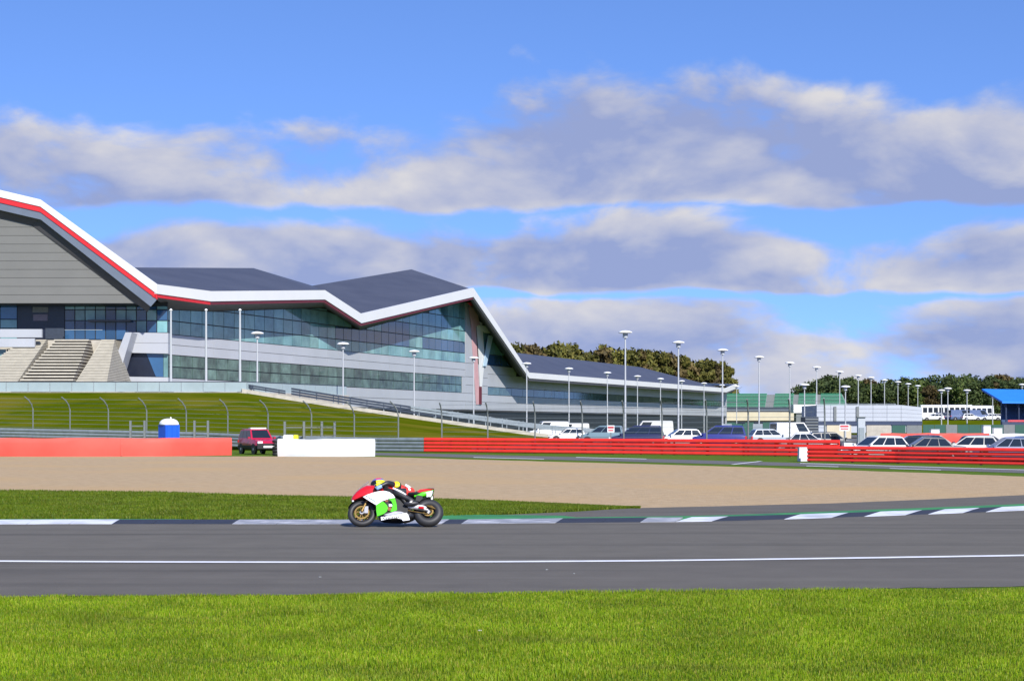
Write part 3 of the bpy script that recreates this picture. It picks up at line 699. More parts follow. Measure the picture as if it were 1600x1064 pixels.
mb.v = [tuple(q) for c_ in grid for q in c_]; n = rows_ + 2
for i in range(len(cols) - 1):
    for j in range(n - 1): mb.f.append((i * n + j, (i + 1) * n + j, (i + 1) * n + j + 1, i * n + j + 1)); mb.m.append(0)
o = mb.build('grass_bank', M['grass_far'], smooth=True, fixn=False); tag(o, kind='structure')
mb = MB(); rg = []
for px in range(378, 970, 22):
    p = ramp_pt(px); back = Vector((-.55, 2.6, 0)); th = Vector((0, 0, .42))
    rg.append([p - Vector((0, 0, 1.0)), p + th, p + th + back, p + back - Vector((0, 0, 1.0))])
mb.loft(rg); tag(mb.build('ramp', M['concrete']), kind='structure')
def guard(name, label, x0, x1, h0, h1, mat, back, npost, nb, w=.05):
    p0 = ramp_pt(x0); r = empty(name, p0 + Vector((0, back, .42))); tag(r, label, 'railing'); off = r.location.copy(); bk_ = Vector((-.1 * back, back, .42))
    pts = [ramp_pt(x0 + (x1 - x0) * k / 8) + bk_ for k in range(9)]
    for j in range(nb):
        h = h0 + (h1 - h0) * (j + .5) / nb; hh = (h1 - h0) / nb * .38
        mb = MB(); rings = [[p + Vector((0, -w, h - hh)), p + Vector((0, -w, h + hh)), p + Vector((0, w, h + hh)), p + Vector((0, w, h - hh))] for p in pts]
        mb.loft(rings); mb.build('rail', mat, r, off)
    for k in range(npost):
        p = ramp_pt(x0 + (x1 - x0) * (k + .5) / npost) + bk_; mb = MB(); mb.box(p.x - .05, p.y + w, p.z - .05, p.x + .05, p.y + w + .1, p.z + h1 + .04); mb.build('post', M['steel'], r, off)
    return r
guard('guard_rail', 'short dark guard rail at the top of the ramp', 384, 446, .15, .62, M['steel_dark'], .35, 3, 2)  # shade on the rail put into its dark colour
guard('guard_rail', 'long dark navy guard rail down the upper ramp', 455, 692, .18, 1.05, M['steel_dark'], .6, 9, 3)  # dark navy colour carries the shade this rail stands in
guard('handrail', 'light steel handrail along the near side of the lower ramp', 642, 955, .45, 1.1, M['steel'], .5, 12, 2, .04)
guard('handrail', 'light steel handrail along the far side of the lower ramp', 705, 962, .5, 1.15, M['steel'], 2.4, 10, 3, .04)
# ---------------------------------------------------------------- safety barriers
def wprofile(h):          # W beam section: (outward offset, height)
    return [(.0, 0), (.06, .03 * h), (.075, .18 * h), (.07, .42 * h), (.035, .72 * h), (-.005, .96 * h), (-.01, h)]
def armco(name, label, pts, nbeam, bh, mat, seg=8.0, post=2.0, base_up=.03, cat='barrier'):
    pts = [Vector(p) for p in pts]; r = empty(name, pts[0]); tag(r, label, cat); off = r.location.copy()
    # resample
    dense = []
    for a, b in zip(pts, pts[1:]):
        n = max(1, int((b - a).length / seg))
        dense += [a.lerp(b, k / n) for k in range(n)]
    dense.append(pts[-1])
    for a, b in zip(dense, dense[1:]):
        d = (b - a); d.z = 0; d.normalize(); out = Vector((d.y, -d.x, 0))
        for j in range(nbeam):
            z0 = base_up + j * (bh + .02)
            prof = wprofile(bh); mb = MB(); e = d * .0
            front = [out * u + Vector((0, 0, z0 + v)) for u, v in prof]; rear = [out * -.03 + Vector((0, 0, z0 + bh)), out * -.03 + Vector((0, 0, z0))]
            sec = front + rear
            mb.loft([[a + q + d * .004 for q in sec], [b + q - d * .004 for q in sec]]); mb.build('rail', mat, r, off)
    L_ = 0
    for a, b in zip(dense, dense[1:]):
        n = max(1, int((b - a).length / post)); d = (b - a).normalized(); out = Vector((d.y, -d.x, 0)).normalized()
        for k in range(n):
            p = a.lerp(b, k / n) - out * .14; h = base_up + nbeam * (bh + .02) - .02
            mb = MB(); mb.box(p.x - .06, p.y - .06, p.z - .1, p.x + .06, p.y + .06, p.z + h); mb.build('post', M['postgrey'], r, off)
    return r
armco('guard_rail', 'grey steel guard rail running behind the red barrier at the foot of the bank', [arm_pt(x) for x in (-250, 0, 150, 300, 450, 590, 662)], 4, .27, M['armco'], 9, 3)
armco('guard_rail', 'long red guard rail in front of the parked cars in mid picture', [arm_pt(x) for x in (663, 830, 1000, 1160, 1312)], 4, .27, M['armco_red'], 8, 2.5)
nr = [G(1262, 721.2), G(1400, 723.6), G(1600, 727.6), G(1800, 731.8), G(2050, 737.5)]
armco('guard_rail', 'nearest red guard rail at the right edge, ending at a white block', nr, 4, .212, M['armco_red'], 8, 2.5)
e = G(1255, 720.5); mb = MB(); q = [(e.x - .3, e.y - .35), (e.x + .3, e.y - .35), (e.x + .3, e.y + .35), (e.x - .3, e.y + .35)]
mb.hexa([(x, y, 0) for x, y in q], [(e.x + (x - e.x) * .92, e.y + (y - e.y) * .92, .84) for x, y in q]); tag(mb.build('barrier_end_block', M['belt_white']), 'white upright block at the end of the nearest red guard rail', 'block')
def belt(name, label, pts, h, t, mat, seed):
    """conveyor-belt faced tyre wall, slightly bulging and uneven on top"""
    pts = [Vector(p) for p in pts]; rr = random.Random(seed); r = empty(name, pts[0]); tag(r, label, 'barrier'); off = r.location.copy()
    dense = []
    for a, b in zip(pts, pts[1:]):
        n = max(1, int((b - a).length / 1.2)); dense += [a.lerp(b, k / n) for k in range(n)]
    dense.append(pts[-1]); rings = []
    for k, p in enumerate(dense):
        d = (dense[min(k + 1, len(dense) - 1)] - dense[max(k - 1, 0)]).normalized(); out = Vector((d.y, -d.x, 0)); hh = h + rr.uniform(-.035, .035); bl = rr.uniform(-.05, .05)
        sec = [(0, -.02), (.03 + bl, .3 * h), (.05 + bl, .7 * h), (.0 + bl, hh - .04), (-.05, hh), (-t + .05, hh + rr.uniform(-.02, .02)), (-t, hh - .05), (-t, -.02)]
        rings.append([p + out * u + Vector((0, 0, v)) for u, v in sec])
    mb = MB(); mb.loft(rings); mb.build('belt_facing', mat, r, off, smooth=50)
    # joints: narrow lapped straps across the facing
    for k in range(4, len(dense) - 2, 7):
        p = dense[k]; d = (dense[k + 1] - p).normalized(); out = Vector((d.y, -d.x, 0)); mb = MB()
        a = [p + out * .1 + Vector((0, 0, .02)), p + out * .115 + Vector((0, 0, h * .65)), p + out * .06 + Vector((0, 0, h - .05))]
        mb.loft([[q - d * .06 - out * .09, q - d * .06, q + d * .06, q + d * .06 - out * .09] for q in a]); mb.build('strap', mat, r, off)
    return r
belt('tyre_barrier', 'long red belt-covered tyre barrier at the left edge behind the gravel', [G(-330, 712.3), G(-100, 712.6), G(100, 713), G(250, 712.6), G(362, 711)], 1.27, 1.1, M['belt_red'], 1)
belt('tyre_barrier', 'short white belt-covered tyre barrier right of the dark red off-roader', [G(434, 712.8), G(480, 713), G(540, 713), G(586, 712.6)], 1.2, 1.1, M['belt_white'], 2)
p0, p1 = Vector((P(1376, 0, 200).x, 200, 0)), Vector((P(1546, 0, 198).x, 198, 0))
belt('tyre_barrier', 'low red barrier far behind the parked cars on the right', [p0, p1], 1.35, .8, M['belt_red'], 3)
belt('tyre_barrier', 'low white barrier at the right edge continuing the far red one', [p1 + Vector((.1, 0, 0)), Vector((P(1700, 0, 196).x, 196, 0))], 1.3, .8, M['belt_white'], 4)
# tyre stack end beside the white barrier
e = G(431, 711.8); r = empty('tyre_stack', (e.x, e.y + .5, 0)); tag(r, 'stack of dark tyres at the left end of the white barrier', 'tyres')
for k in range(5):
    mb = MB(); mb.lathe([(.17, .0), (.3, .02), (.33, .11), (.3, .2), (.17, .22)], 14, (0, 0, k * .225)); mb.lathe([(.16, .02), (.16, .2)], 10, (0, 0, k * .225)); mb.build('tyre', M['black'], r, smooth=True)
# white and yellow box on the white barrier's far side
e = G(450, 709); e.y += 1.6; r = empty('white_yellow_box', (e.x, e.y, 0)); tag(r, 'white box with a yellow end showing above the white tyre barrier', 'box')
mb = MB(); mb.box(-.55, -.3, 0, .25, .3, 1.36); mb.box(-.5, -.25, 1.36, .2, .25, 1.44); mb.build('box', M['belt_white'], r)
mb = MB(); mb.box(.252, -.3, .1, .62, .3, 1.36); mb.box(.27, -.25, 1.36, .58, .25, 1.44); mb.build('yellow_end', pm('yellow_plastic', (.62, .60, .03), .5), r)

# ---------------------------------------------------------------- catch fence
def fence(name, label, pxs, top_h, span_cables, off_back=.35, z_up=1.1, bend=1.0):
    p0 = arm_pt(pxs[0]); r = empty(name, p0); tag(r, label, 'fence'); off = r.location.copy(); heads = []
    for px in pxs:
        p = arm_pt(px) + Vector((0, off_back, 0)); h = top_h
        pts = [(0, 0, -.1), (0, 0, h * .72), (-.1 * bend, -.08, h * .82), (-.32 * bend, -.3, h * .92), (-.65 * bend, -.6, h)]
        mb = MB(); rings = []
        mb.tube([p + Vector(q) for q in pts], .06, 6); mb.build('post', M['postgrey'], r, off); heads.append(p)
    for j in range(span_cables):
        t = (j + .5) / span_cables; h = z_up + (top_h - z_up) * t
        u = max(0, (h / top_h - .76) / .24); sh = Vector((-.65 * u * bend, -.6 * u, h))
        mb = MB(); mb.tube([p + sh for p in heads], .012, 4); mb.build('cable', M['steel'], r, off)
    return r
fence('catch_fence', 'tall catch fence of curved grey posts in front of the grass bank', [-180, -120, -62, -8, 50, 108, 168, 228, 290, 355, 418, 486, 553, 622], 4.15, 8)
fence('catch_fence', 'tall catch fence of grey posts behind the long red guard rail', [690, 762, 836, 910, 975, 1035, 1105, 1170, 1235, 1290], 4.0, 8, bend=.25)
for lab, xs_, D0, h in (('small grey post frame left of the blue portable toilet', (204, 226), 163, 2.6), ('pair of grey posts right of the blue portable toilet', (304, 325), 163, 2.6), ('row of four short grey posts behind the white tyre barrier', (445, 475, 503, 523), 157.5, 2.5)):
    r = empty('post_frame', P(xs_[0], 700, D0 - .6)); r.location.z = .1; tag(r, lab, 'posts'); off = r.location.copy()
    for x in xs_:
        X = (x - 800) * D0 / F; mb = MB(); mb.box(X - .09, D0 - .08, -.05, X + .09, D0 + .08, h); mb.build('post', M['postgrey'], r, off)
    mb = MB(); X0, X1 = (xs_[0] - 800) * D0 / F, (xs_[-1] - 800) * D0 / F; mb.box(X0, D0 + .11, h - .55, X1, D0 + .16, h - .47); mb.box(X0, D0 + .11, 1.2, X1, D0 + .16, 1.28); mb.build('rail', M['postgrey'], r, off)

# ---------------------------------------------------------------- portable toilet
D0 = 158.0; X0 = (264 - 800) * D0 / F; r = empty('portable_toilet', (X0, D0, 0), R(38)); r.scale = (1.18, 1.18, 1.1); tag(r, 'bright blue portable toilet with white domed roof behind the red tyre barrier', 'toilet')
M['tblue'] = pm('blue_plastic', (.012, .10, .62), .4, .08, 1.5)
mb = MB(); mb.box(-.56, -.56, .12, .56, .56, 2.02); mb.build('body', M['tblue'], r)
for a in (-.4, 0, .4):
    mb = MB(); mb.box(a - .05, -.6, .16, a + .05, -.565, 1.98); mb.build('rib', M['tblue'], r)
mb = MB(); mb.box(.565, -.42, .2, .59, .42, 1.95); d = mb.build('door', pm('blue_door', (.03, .16, .70), .4, .06, 2), r)
mb = MB(); mb.box(.592, .25, 1.0, .63, .36, 1.12); mb.build('handle', M['lampwhite'], d)
mb = MB(); mb.box(-.6, -.6, 0, .6, .6, .11); mb.build('base', M['postgrey'], r)
mb = MB(); rings = []
for k, (w, z) in enumerate(((.63, 2.025), (.64, 2.1), (.60, 2.22), (.50, 2.36), (.34, 2.46), (.12, 2.50))):
    rings.append([(w * math.copysign(abs(math.cos(t)) ** .6, math.cos(t)), w * math.copysign(abs(math.sin(t)) ** .6, math.sin(t)), z) for t in [2 * math.pi * j / 16 for j in range(16)]])
mb.loft(rings); mb.build('roof', M['lampwhite'], r, smooth=60)
mb = MB(); mb.tube([(.3, .3, .3), (.3, .3, 2.62)], .05, 8); mb.build('vent_pipe', M['lampwhite'], r)

# ---------------------------------------------------------------- lamp posts
def lamp(name, p, h, label, group):
    r = empty(name, p); tag(r, label, 'lamp post', group)
    if 'post' not in LM:
        mb = MB(); mb.tube([(0, 0, 0), (0, 0, .4), (0, 0, 1)], [.11, .10, .075], 8); LM['post'] = mb.build('post', M['lampgrey']); LM['post'].parent = r
        mb = MB(); mb.lathe([(.03, -.62), (.26, -.60), (.27, -.12), (.05, -.05)], 12); LM['lan'] = mb.build('lantern', M['lampgrey'], smooth=40)
        mb = MB(); mb.lathe([(.02, -.05), (.55, -.12), (.74, -.06), (.72, .02), (.5, .12), (.05, .19)], 18); LM['cap'] = mb.build('cap', M['lampwhite'], smooth=50)
        for k in ('lan', 'cap'): LM[k].parent = r
        o3 = [LM['post'], LM['lan'], LM['cap']]
    else:
        o3 = []
        for k in ('post', 'lan', 'cap'):
            c = LM[k].copy(); col.objects.link(c); c.parent = r; o3.append(c)
    o3[0].scale = (1, 1, h - .6); o3[1].location.z = h; o3[2].location.z = h
    return r
LM = {}
ORD = ['first', 'second', 'third', 'fourth', 'fifth', 'sixth', 'seventh', 'eighth', 'ninth', 'tenth', 'eleventh', 'twelfth', 'thirteenth', 'fourteenth', 'fifteenth']
rowA = [(977, 520), (1060, 536), (1129, 548), (1186, 559), (1234, 568), (1276, 575), (1312, 582), (1341, 588), (1361, 591), (1382, 595), (1403, 598), (1419, 601), (1434, 604)]
for k, (x, y) in enumerate(rowA):
    D = 12 * 0 + F * (12 - HC) / (YH - y + 1.5); lamp('lamp_post', ((x - 800) * D / F, D, .16), 11.8, ORD[k] + ' from the left of the taller row of white-capped lamp posts against the sky', 'tall row of lamp posts')
rowB = [(402, 522), (536, 538), (647, 550), (740, 560), (823, 569), (889, 577), (949, 583.5), (996, 589), (1032, 593), (1065, 596.5), (1100, 600), (1128, 603), (1151, 605)]
for k, (x, y) in enumerate(rowB):
    D = F * (12 - HC) / (YH - y + 1.5); zb, h_ = .16, 11.8
    if k == 0: D = 214.0; zb = ZT; h_ = zz(y - 1.5, D) - ZT
    lamp('lamp_post', ((x - 800) * D / F, D, zb), h_, ORD[k] + ' from the left of the lamp post row in front of the pit building', 'row of lamp posts along the pit building')
for x, y, h, w in ((1257, 601, 8, 'lamp post left of the dark trees above the green seats'), (1321, 604, 8, 'lamp post at the right end of the green seats'), (1471, 610, 9, 'lamp post left of a close pair above the white coach'), (1481, 607, 9, 'right one of a close lamp post pair above the white coach'), (1511, 610, 9, 'lamp post above the front of the white coach'),
                   (1551, 617, 8, 'lamp post in front of the blue stand roof, leftmost there'), (1567, 620, 8, 'lamp post in front of the blue stand roof, second there'), (1585, 623, 8, 'lamp post in front of the blue stand roof, third there'), (1597, 601, 11, 'tall lamp post at the right edge of the blue stand')):
    D = F * (h + .2 - HC) / (YH - y + 1); lamp('lamp_post', ((x - 800) * D / F, D, .1), h, w, 'lamp posts on the right')

# ---------------------------------------------------------------- vehicles
def paint(name, c, rough=.3): return pm(name, c, rough, .03, 1, coat=.6)
M['tint'] = pm('tinted_glass', (.012, .016, .02), .06, .1, 2, spec=.8)
M['headlamp'] = pm('headlamp_glass', (.75, .76, .78), .15, .05, 5)
M['taillamp'] = pm('tail_lamp', (.55, .02, .02), .25, .05, 5)
M['plate_w'] = pm('number_plate_white', (.75, .75, .75), .5, .05, 5); M['plate_y'] = pm('number_plate_yellow', (.7, .5, .05), .5, .05, 5)
M['hub'] = pm('wheel_alloy', (.45, .45, .46), .35, .1, 5, metal=.5)
KINDS = {  # L, W, H, bonnet height, belt height, cabin: base rear, roof rear, roof front, base front (fractions of L from the tail), deck height at tail
    'hatch': (4.1, 1.76, 1.46, .86, .93, .02, .12, .52, .72, .95), 'estate': (4.6, 1.8, 1.47, .86, .94, .02, .10, .54, .71, .96),
    'saloon': (4.5, 1.8, 1.44, .86, .93, .16, .28, .54, .72, .98), 'suv': (4.35, 1.85, 1.84, 1.12, 1.17, .01, .05, .53, .68, 1.17),
    'mpv': (4.5, 1.85, 1.75, 1.0, 1.05, .01, .06, .56, .80, 1.05), 'van': (5.2, 1.95, 2.3, 1.1, 1.2, .005, .02, .66, .82, 1.2), 'coach': (12, 2.5, 3.5, 1.4, 1.5, .002, .005, .985, .995, 1.5)}
def vehicle(name, kind, color, loc, rz, label, group=None, lower=None, cat='car', plate='plate_y'):
    L_, Wd, Hh, bon, beltz, cr, rr_, rf, cf, deck = KINDS[kind]; r = empty(name, loc, rz); tag(r, label, cat, group); hw = Wd / 2; X = lambda t: (t - .5) * L_
    zb = .24 if kind != 'suv' else .36
    def ring(t, zt, w, z0): x = X(t); return [(x, -w * .9, z0), (x, -w, z0 + .14), (x, -w * 1.0, z0 + (zt - z0) * .62), (x, -w * .93, zt - .03), (x, -w * .8, zt), (x, w * .8, zt), (x, w * .93, zt - .03), (x, w, z0 + (zt - z0) * .62), (x, w, z0 + .14), (x, w * .9, z0)]
    st_ = [(0, deck - .18, hw * .86, zb + .1), (.02, deck - .05, hw * .95, zb), (.1, deck, hw, zb), (.5, beltz, hw, zb), (cf, max(bon, beltz - .02), hw, zb), (.88, bon - .04, hw * .98, zb), (.965, bon - .14, hw * .93, zb), (1.0, bon - .3, hw * .82, zb + .1)]
    if kind in ('van', 'coach'): st_ = [(0, deck, hw * .97, zb), (.02, deck, hw, zb), (.5, beltz, hw, zb), (cf, beltz, hw, zb), (.985, bon, hw * .97, zb), (1.0, bon - .2, hw * .9, zb)]
    mb = MB(); mb.loft([ring(*a) for a in st_]); body = mb.build('body', color, r, smooth=35)
    if lower:
        mb = MB(); mb.loft([[(p[0] * 1.004, p[1] * 1.008, min(p[2], zb + .30)) for p in ring(*a)] for a in st_]); mb.build('lower_trim', lower, r, smooth=35)
    wb_, wr = hw * .93, hw * .76
    if kind in ('van', 'coach'): wr = hw * .9
    z0 = beltz - .04; z1 = Hh
    c = [(X(cr), z0, wb_), (X(rr_), z1 - .03, wr), (X(rf), z1, wr), (X(cf), z0, wb_)]
    cab = MB(); rt = [[(x, -w, z), (x, w, z)] for x, z, w in c]
    A = lambda k, s: Vector((c[k][0], s * c[k][2], c[k][1]))
    mid = Vector(((c[1][0] + c[2][0]) / 2, 0, z1 + .045))
    b4 = [A(0, -1), A(3, -1), A(3, 1), A(0, 1)]; t4 = [A(1, -1), A(2, -1), A(2, 1), A(1, 1)]; cab.hexa(b4, t4)
    cb = cab.build('cabin', color, r)
    rg = []
    for k, x in enumerate([c[1][0], c[1][0] + .12, (c[1][0] + c[2][0]) / 2, c[2][0] - .12, c[2][0]]):
        zz_ = z1 + (.0, .035, .05, .035, .0)[k] - (.03 if k == 0 else 0); rg.append([(x, -wr, zz_ - .05), (x, -wr * .9, zz_), (x, 0, zz_ + .015), (x, wr * .9, zz_), (x, wr, zz_ - .05)])
    mb = MB(); mb.loft(rg); mb.build('roof', color, r, smooth=60)
    def win(nm, p, q, u, v, a0, a1, b0, b1):     # quad p q (bottom) u v (top), inset by fractions
        def at(s, t): return p.lerp(q, s).lerp(v.lerp(u, s), t)
        pts = [at(a0, b0), at(a1, b0), at(a1, b1), at(a0, b1)]; nrm = (pts[1] - pts[0]).cross(pts[3] - pts[0]).normalized()
        cen = sum(pts, Vector()) / 4
        if nrm.dot(cen - Vector((0, 0, .9))) < 0: nrm = -nrm
        mb = MB(); mb.hexa([q_ - nrm * .02 for q_ in pts], [q_ + nrm * .012 for q_ in pts]); mb.build(nm, M['tint'], r)
    win('windscreen', A(3, -1), A(3, 1), A(2, 1), A(2, -1), .07, .93, .12, .94)
    win('rear_window', A(0, -1), A(0, 1), A(1, 1), A(1, -1), .1, .9, .18, .9)
    nwin = {'coach': 9, 'van': 3}.get(kind, 3)
    for s in (-1, 1):
        for k in range(nwin):
            if kind == 'van' and k < 2: continue
            a0, a1 = .03 + .94 * k / nwin + .012, .03 + .94 * (k + 1) / nwin - .012
            win('side_window', A(0, s), A(3, s), A(2, s), A(1, s), a0, a1, .14, .92 if kind != 'coach' else .72)
    wrad = .33 if kind not in ('suv', 'van', 'coach') else (.37 if kind != 'coach' else .5)
    for t in (.19, .815):
        for s in (-1, 1):
            w = empty('wheel', (X(t), s * (hw - .11), wrad)); w.parent = r
            mb = MB(); mb.lathe([(wrad * .62, -.1), (wrad * .94, -.11), (wrad, -.05), (wrad, .05), (wrad * .94, .11), (wrad * .62, .1)], 20, axis='y'); mb.build('tyre', M['black'], w, smooth=50)
            mb = MB(); mb.lathe([(wrad * .2, -.105), (wrad * .6, -.07), (wrad * .62, .07), (wrad * .2, .105)], 14, axis='y'); mb.build('rim', M['hub'], w)
            mb = MB(); mb.lathe([(wrad * 1.18, -.005), (wrad * 1.2, .005)], 20, (X(t), s * (hw + .002), wrad), axis='y'); mb.build('wheel_arch', M['black'], r)
            w.children[0].location.y = s * .02
    for s in (-1, 1):
        zt = bon - .2 if kind != 'coach' else 1.0
        mb = MB(); mb.box(X(.965), s * hw * .5 if s > 0 else -hw * .92, zt - .1, X(1.0) - .01, hw * .92 if s > 0 else -hw * .5, zt + .06); mb.build('headlight', M['headlamp'], r)
        mb = MB(); ya, yb2 = (hw * .66, hw * .97) if s > 0 else (-hw * .97, -hw * .66); mb.box(X(0) - .012, ya, deck - .32, X(.03), yb2, deck - .12); mb.build('tail_light', M['taillamp'], r)
        if kind not in ('coach',):
            mb = MB(); mb.box(X(cf) - .15, s * hw if s > 0 else -hw - .18, beltz, X(cf) - .02, hw + .18 if s > 0 else -hw, beltz + .13); mb.build('wing_mirror', color, r)
    mb = MB(); mb.box(X(1) - .02, -.45, zb + .2, X(1) + .012, .45, bon - .34); mb.build('grille', M['blackgloss'], r)
    mb = MB(); mb.box(X(1) + .013, -.26, zb + .12, X(1) + .025, .26, zb + .23); mb.build('number_plate', M['plate_w'], r)
    mb = MB(); mb.box(X(0) - .03, -.26, deck - .42, X(0) - .013, .26, deck - .31); mb.build('number_plate', M[plate], r)
    mb = MB(); mb.box(X(0) - .05, -hw * .93, zb + .05, X(.03), hw * .93, zb + .26); mb.build('bumper', lower or color, r)
    mb = MB(); mb.box(X(.97), -hw * .93, zb + .03, X(1) + .008, hw * .93, zb + .19); mb.build('bumper', lower or color, r)
    return r
PC = dict(navy=paint('navy_paint', (.016, .018, .06)), white=paint('white_car_paint', (.72, .72, .72)), blue=paint('blue_paint', (.012, .018, .17)), silver=paint('silver_paint', (.36, .40, .44)), black=paint('black_paint', (.012, .013, .017)),
          grey=paint('charcoal_paint', (.045, .05, .055)), steel=paint('steel_blue_paint', (.10, .14, .26)), red=paint('dark_red_paint', (.42, .008, .04)), teal=paint('blue_grey_paint', (.16, .24, .27)), cream=paint('pale_cream_paint', (.62, .62, .57)))
# dark red off-roader between the two tyre barriers, nose towards the camera and right
v = vehicle('parked_car', 'suv', PC['red'], (G(401, 709.5).x, G(401, 709.5).y + 1.0, 0), R(-62), 'dark red off-road car with black bumpers between red and white barriers', lower=M['black'])
mb = MB(); mb.box(-.45, -.62, 1.90, .0, .62, 1.99); mb.build('roof_light_bar', M['lampwhite'], v)
mb = MB(); mb.box(2.18, -.92, .42, 2.30, .92, .82); mb.build('bull_bar', M['black'], v)
mb = MB(); mb.box(2.302, -.45, .5, 2.315, .45, .64); mb.build('number_plate', M['plate_w'], v)
mb = MB(); mb.tube([(-1.6, .98, 1.0), (-1.6, 1.03, 1.0)], .01, 4)
gc = 'cars parked behind the long red guard rail'; g2 = 'cars parked behind the nearest red guard rail'; g3 = 'vehicles parked in front of the pit building'; g4 = 'vehicles on the far bank'
def at(px, D, z=0): return ((px - 800) * D / F, D, z)
vehicle('parked_car', 'mpv', PC['navy'], at(995, 152, .36), R(172), 'dark navy people carrier behind the long red rail with red tail lights', gc)
vehicle('parked_car', 'hatch', PC['white'], at(1060, 158, .36), R(188), 'white hatchback parked between the navy and the blue car', gc)
vehicle('parked_car', 'mpv', PC['blue'], at(1122, 150, .36), R(176), 'royal blue people carrier parked right of the white hatchback', gc)
vehicle('parked_car', 'hatch', PC['silver'], at(1205, 164, .36), R(10), 'silver hatchback parked right of the royal blue car', gc)
vehicle('parked_car', 'saloon', PC['white'], at(1262, 146, .1), R(-6), 'white saloon with dark windows behind the end of the red rail', gc)
vehicle('parked_van', 'van', PC['white'], at(1240, 205, .2), R(20), 'small white van behind the white saloon', gc, cat='van')
vehicle('parked_car', 'estate', PC['black'], at(1300, 152, .1), R(8), 'black estate car left of the grey pillar', gc)
vehicle('parked_car', 'hatch', PC['white'], at(1366, 112), R(200), 'white hatchback behind the nearest rail, left of the dark cars', g2)
vehicle('parked_car', 'estate', PC['black'], at(1422, 116), R(172), 'black estate car with pale plate right of the white hatchback', g2)
vehicle('parked_car', 'saloon', PC['grey'], at(1446, 107), R(178), 'charcoal saloon closest behind the nearest red rail', g2)
vehicle('parked_car', 'hatch', PC['cream'], at(1512, 114), R(165), 'cream hatchback between the charcoal and the steel blue car', g2)
vehicle('parked_car', 'hatch', PC['black'], at(1545, 121), R(10), 'black hatchback behind the steel blue car at the right', g2)
vehicle('parked_car', 'saloon', PC['steel'], at(1574, 104.5), R(176), 'steel blue saloon behind the nearest red rail at the right edge', g2)
vehicle('parked_car', 'hatch', PC['black'], at(1628, 112), R(12), 'black car cut off by the right edge of the picture', g2)
vehicle('parked_car', 'hatch', PC['navy'], at(1464, 124), R(5), 'dark navy hatchback behind the charcoal saloon', g2)
vehicle('parked_van', 'van', PC['white'], at(856, 236, .37), R(192), 'white van beside the ramp handrail, nearer the left', g3, cat='van')
vehicle('parked_van', 'van', PC['cream'], at(890, 250, .16), R(188), 'pale van right of the white van below the building', g3, cat='van')
vehicle('parked_car', 'hatch', PC['white'], at(886, 206, .36), R(184), 'white hatchback below the pale van at the ramp foot', g3)
vehicle('parked_car', 'mpv', PC['teal'], at(941, 190, .36), R(170), 'blue-grey people carrier left of the red and white sign', g3)
vehicle('parked_van', 'van', PC['cream'], at(1015, 205, .36), R(180), 'cream van roof showing behind the dark navy car', g3, cat='van')
vehicle('parked_car', 'estate', PC['teal'], at(978, 200, .36), R(175), 'grey-green estate car between the sign and the cream van', g3)
# ---------------------------------------------------------------- things on the right: stands, shed, bank, coach, signs
M['seat_green'] = pm('green_seats', (.045, .38, .20), .6, .15, 1.5); M['cream'] = pm('cream_wall', (.52, .46, .33), .8, .08, .3); M['shed'] = pm('grey_shed_sheet', (.40, .43, .47), .5, .05, .4, rand=.03)
M['hoard'] = pm('dark_green_hoarding', (.02, .085, .062), .7, .1, .5); M['canopy'] = pm('blue_canopy', (.02, .20, .68), .45, .06, .3); M['strutblue'] = pm('dark_blue_steel', (.03, .045, .09), .5, .1, 1)
def bx(name, mat, x0, y0, x1, y1, D0, D1, parent=None, off=None, zmin=None):
    a, b = P(x0, y0, D0), P(x1, y1, D0); mb = MB(); z0 = min(a.z, b.z) if zmin is None else zmin
    mb.box(min(a.x, b.x), D0, z0, max(a.x, b.x), D1, max(a.z, b.z)); return mb.build(name, mat, parent, off)
# green-seated grandstand beyond the end of the pit building
DS = 610.0; gs = empty('grandstand', P(1235, 676, DS)); gs.location.z = 0; tag(gs, 'open grandstand with green seats above a cream wall beyond the pit building', 'grandstand'); go = gs.location.copy()
x0, x1 = P(1128, 0, DS).x, P(1328, 0, DS).x; zt0, zt1 = zz(641, DS), zz(614.5, DS + 14)
NR = 12; gaps = [(1195, 1208), (1238, 1246), (1273, 1281)]
for k in range(NR):
    z = zt0 + (zt1 - zt0) * k / NR; y = DS + 14 * k / NR; h = (zt1 - zt0) / NR
    mb = MB(); mb.box(x0, y, 0, x1, y + 14 / NR, z + .05); mb.build('terrace_step', M['postgrey'], gs, go)
    cuts = [1130] + [c for q in gaps for c in (q[0] + k * 1.1, q[1] + k * 1.1)] + [1326]
    for a, b in zip(cuts[::2], cuts[1::2]):
        xa, xb = P(a, 0, DS).x, P(b, 0, DS).x; mb = MB(); mb.box(xa, y + .55, z + .05, xb, y + .62, z + h * .85); mb.box(xa, y + .2, z + .3, xb, y + .6, z + .38); mb.build('seat_row', M['seat_green'], gs, go)
bx('rail_band', M['steel_dark'], 1128, 636.5, 1245, 643, DS - 1.2, DS - .9, gs, go); bx('rail', M['steel'], 1128, 640, 1245, 641, DS - 1.3, DS - 1.21, gs, go)
bx('cream_wall', M['cream'], 1128, 643.2, 1262, 657, DS - 1.5, DS - .6, gs, go); bx('lower_wall', M['hoard'], 1128, 657.2, 1262, 676, DS - .8, DS - .5, gs, go, 0)
for x in (1150, 1178, 1206, 1234): bx('window', M['glass_navy'], x, 658, x + 14, 668, DS - .95, DS - .82, gs, go)
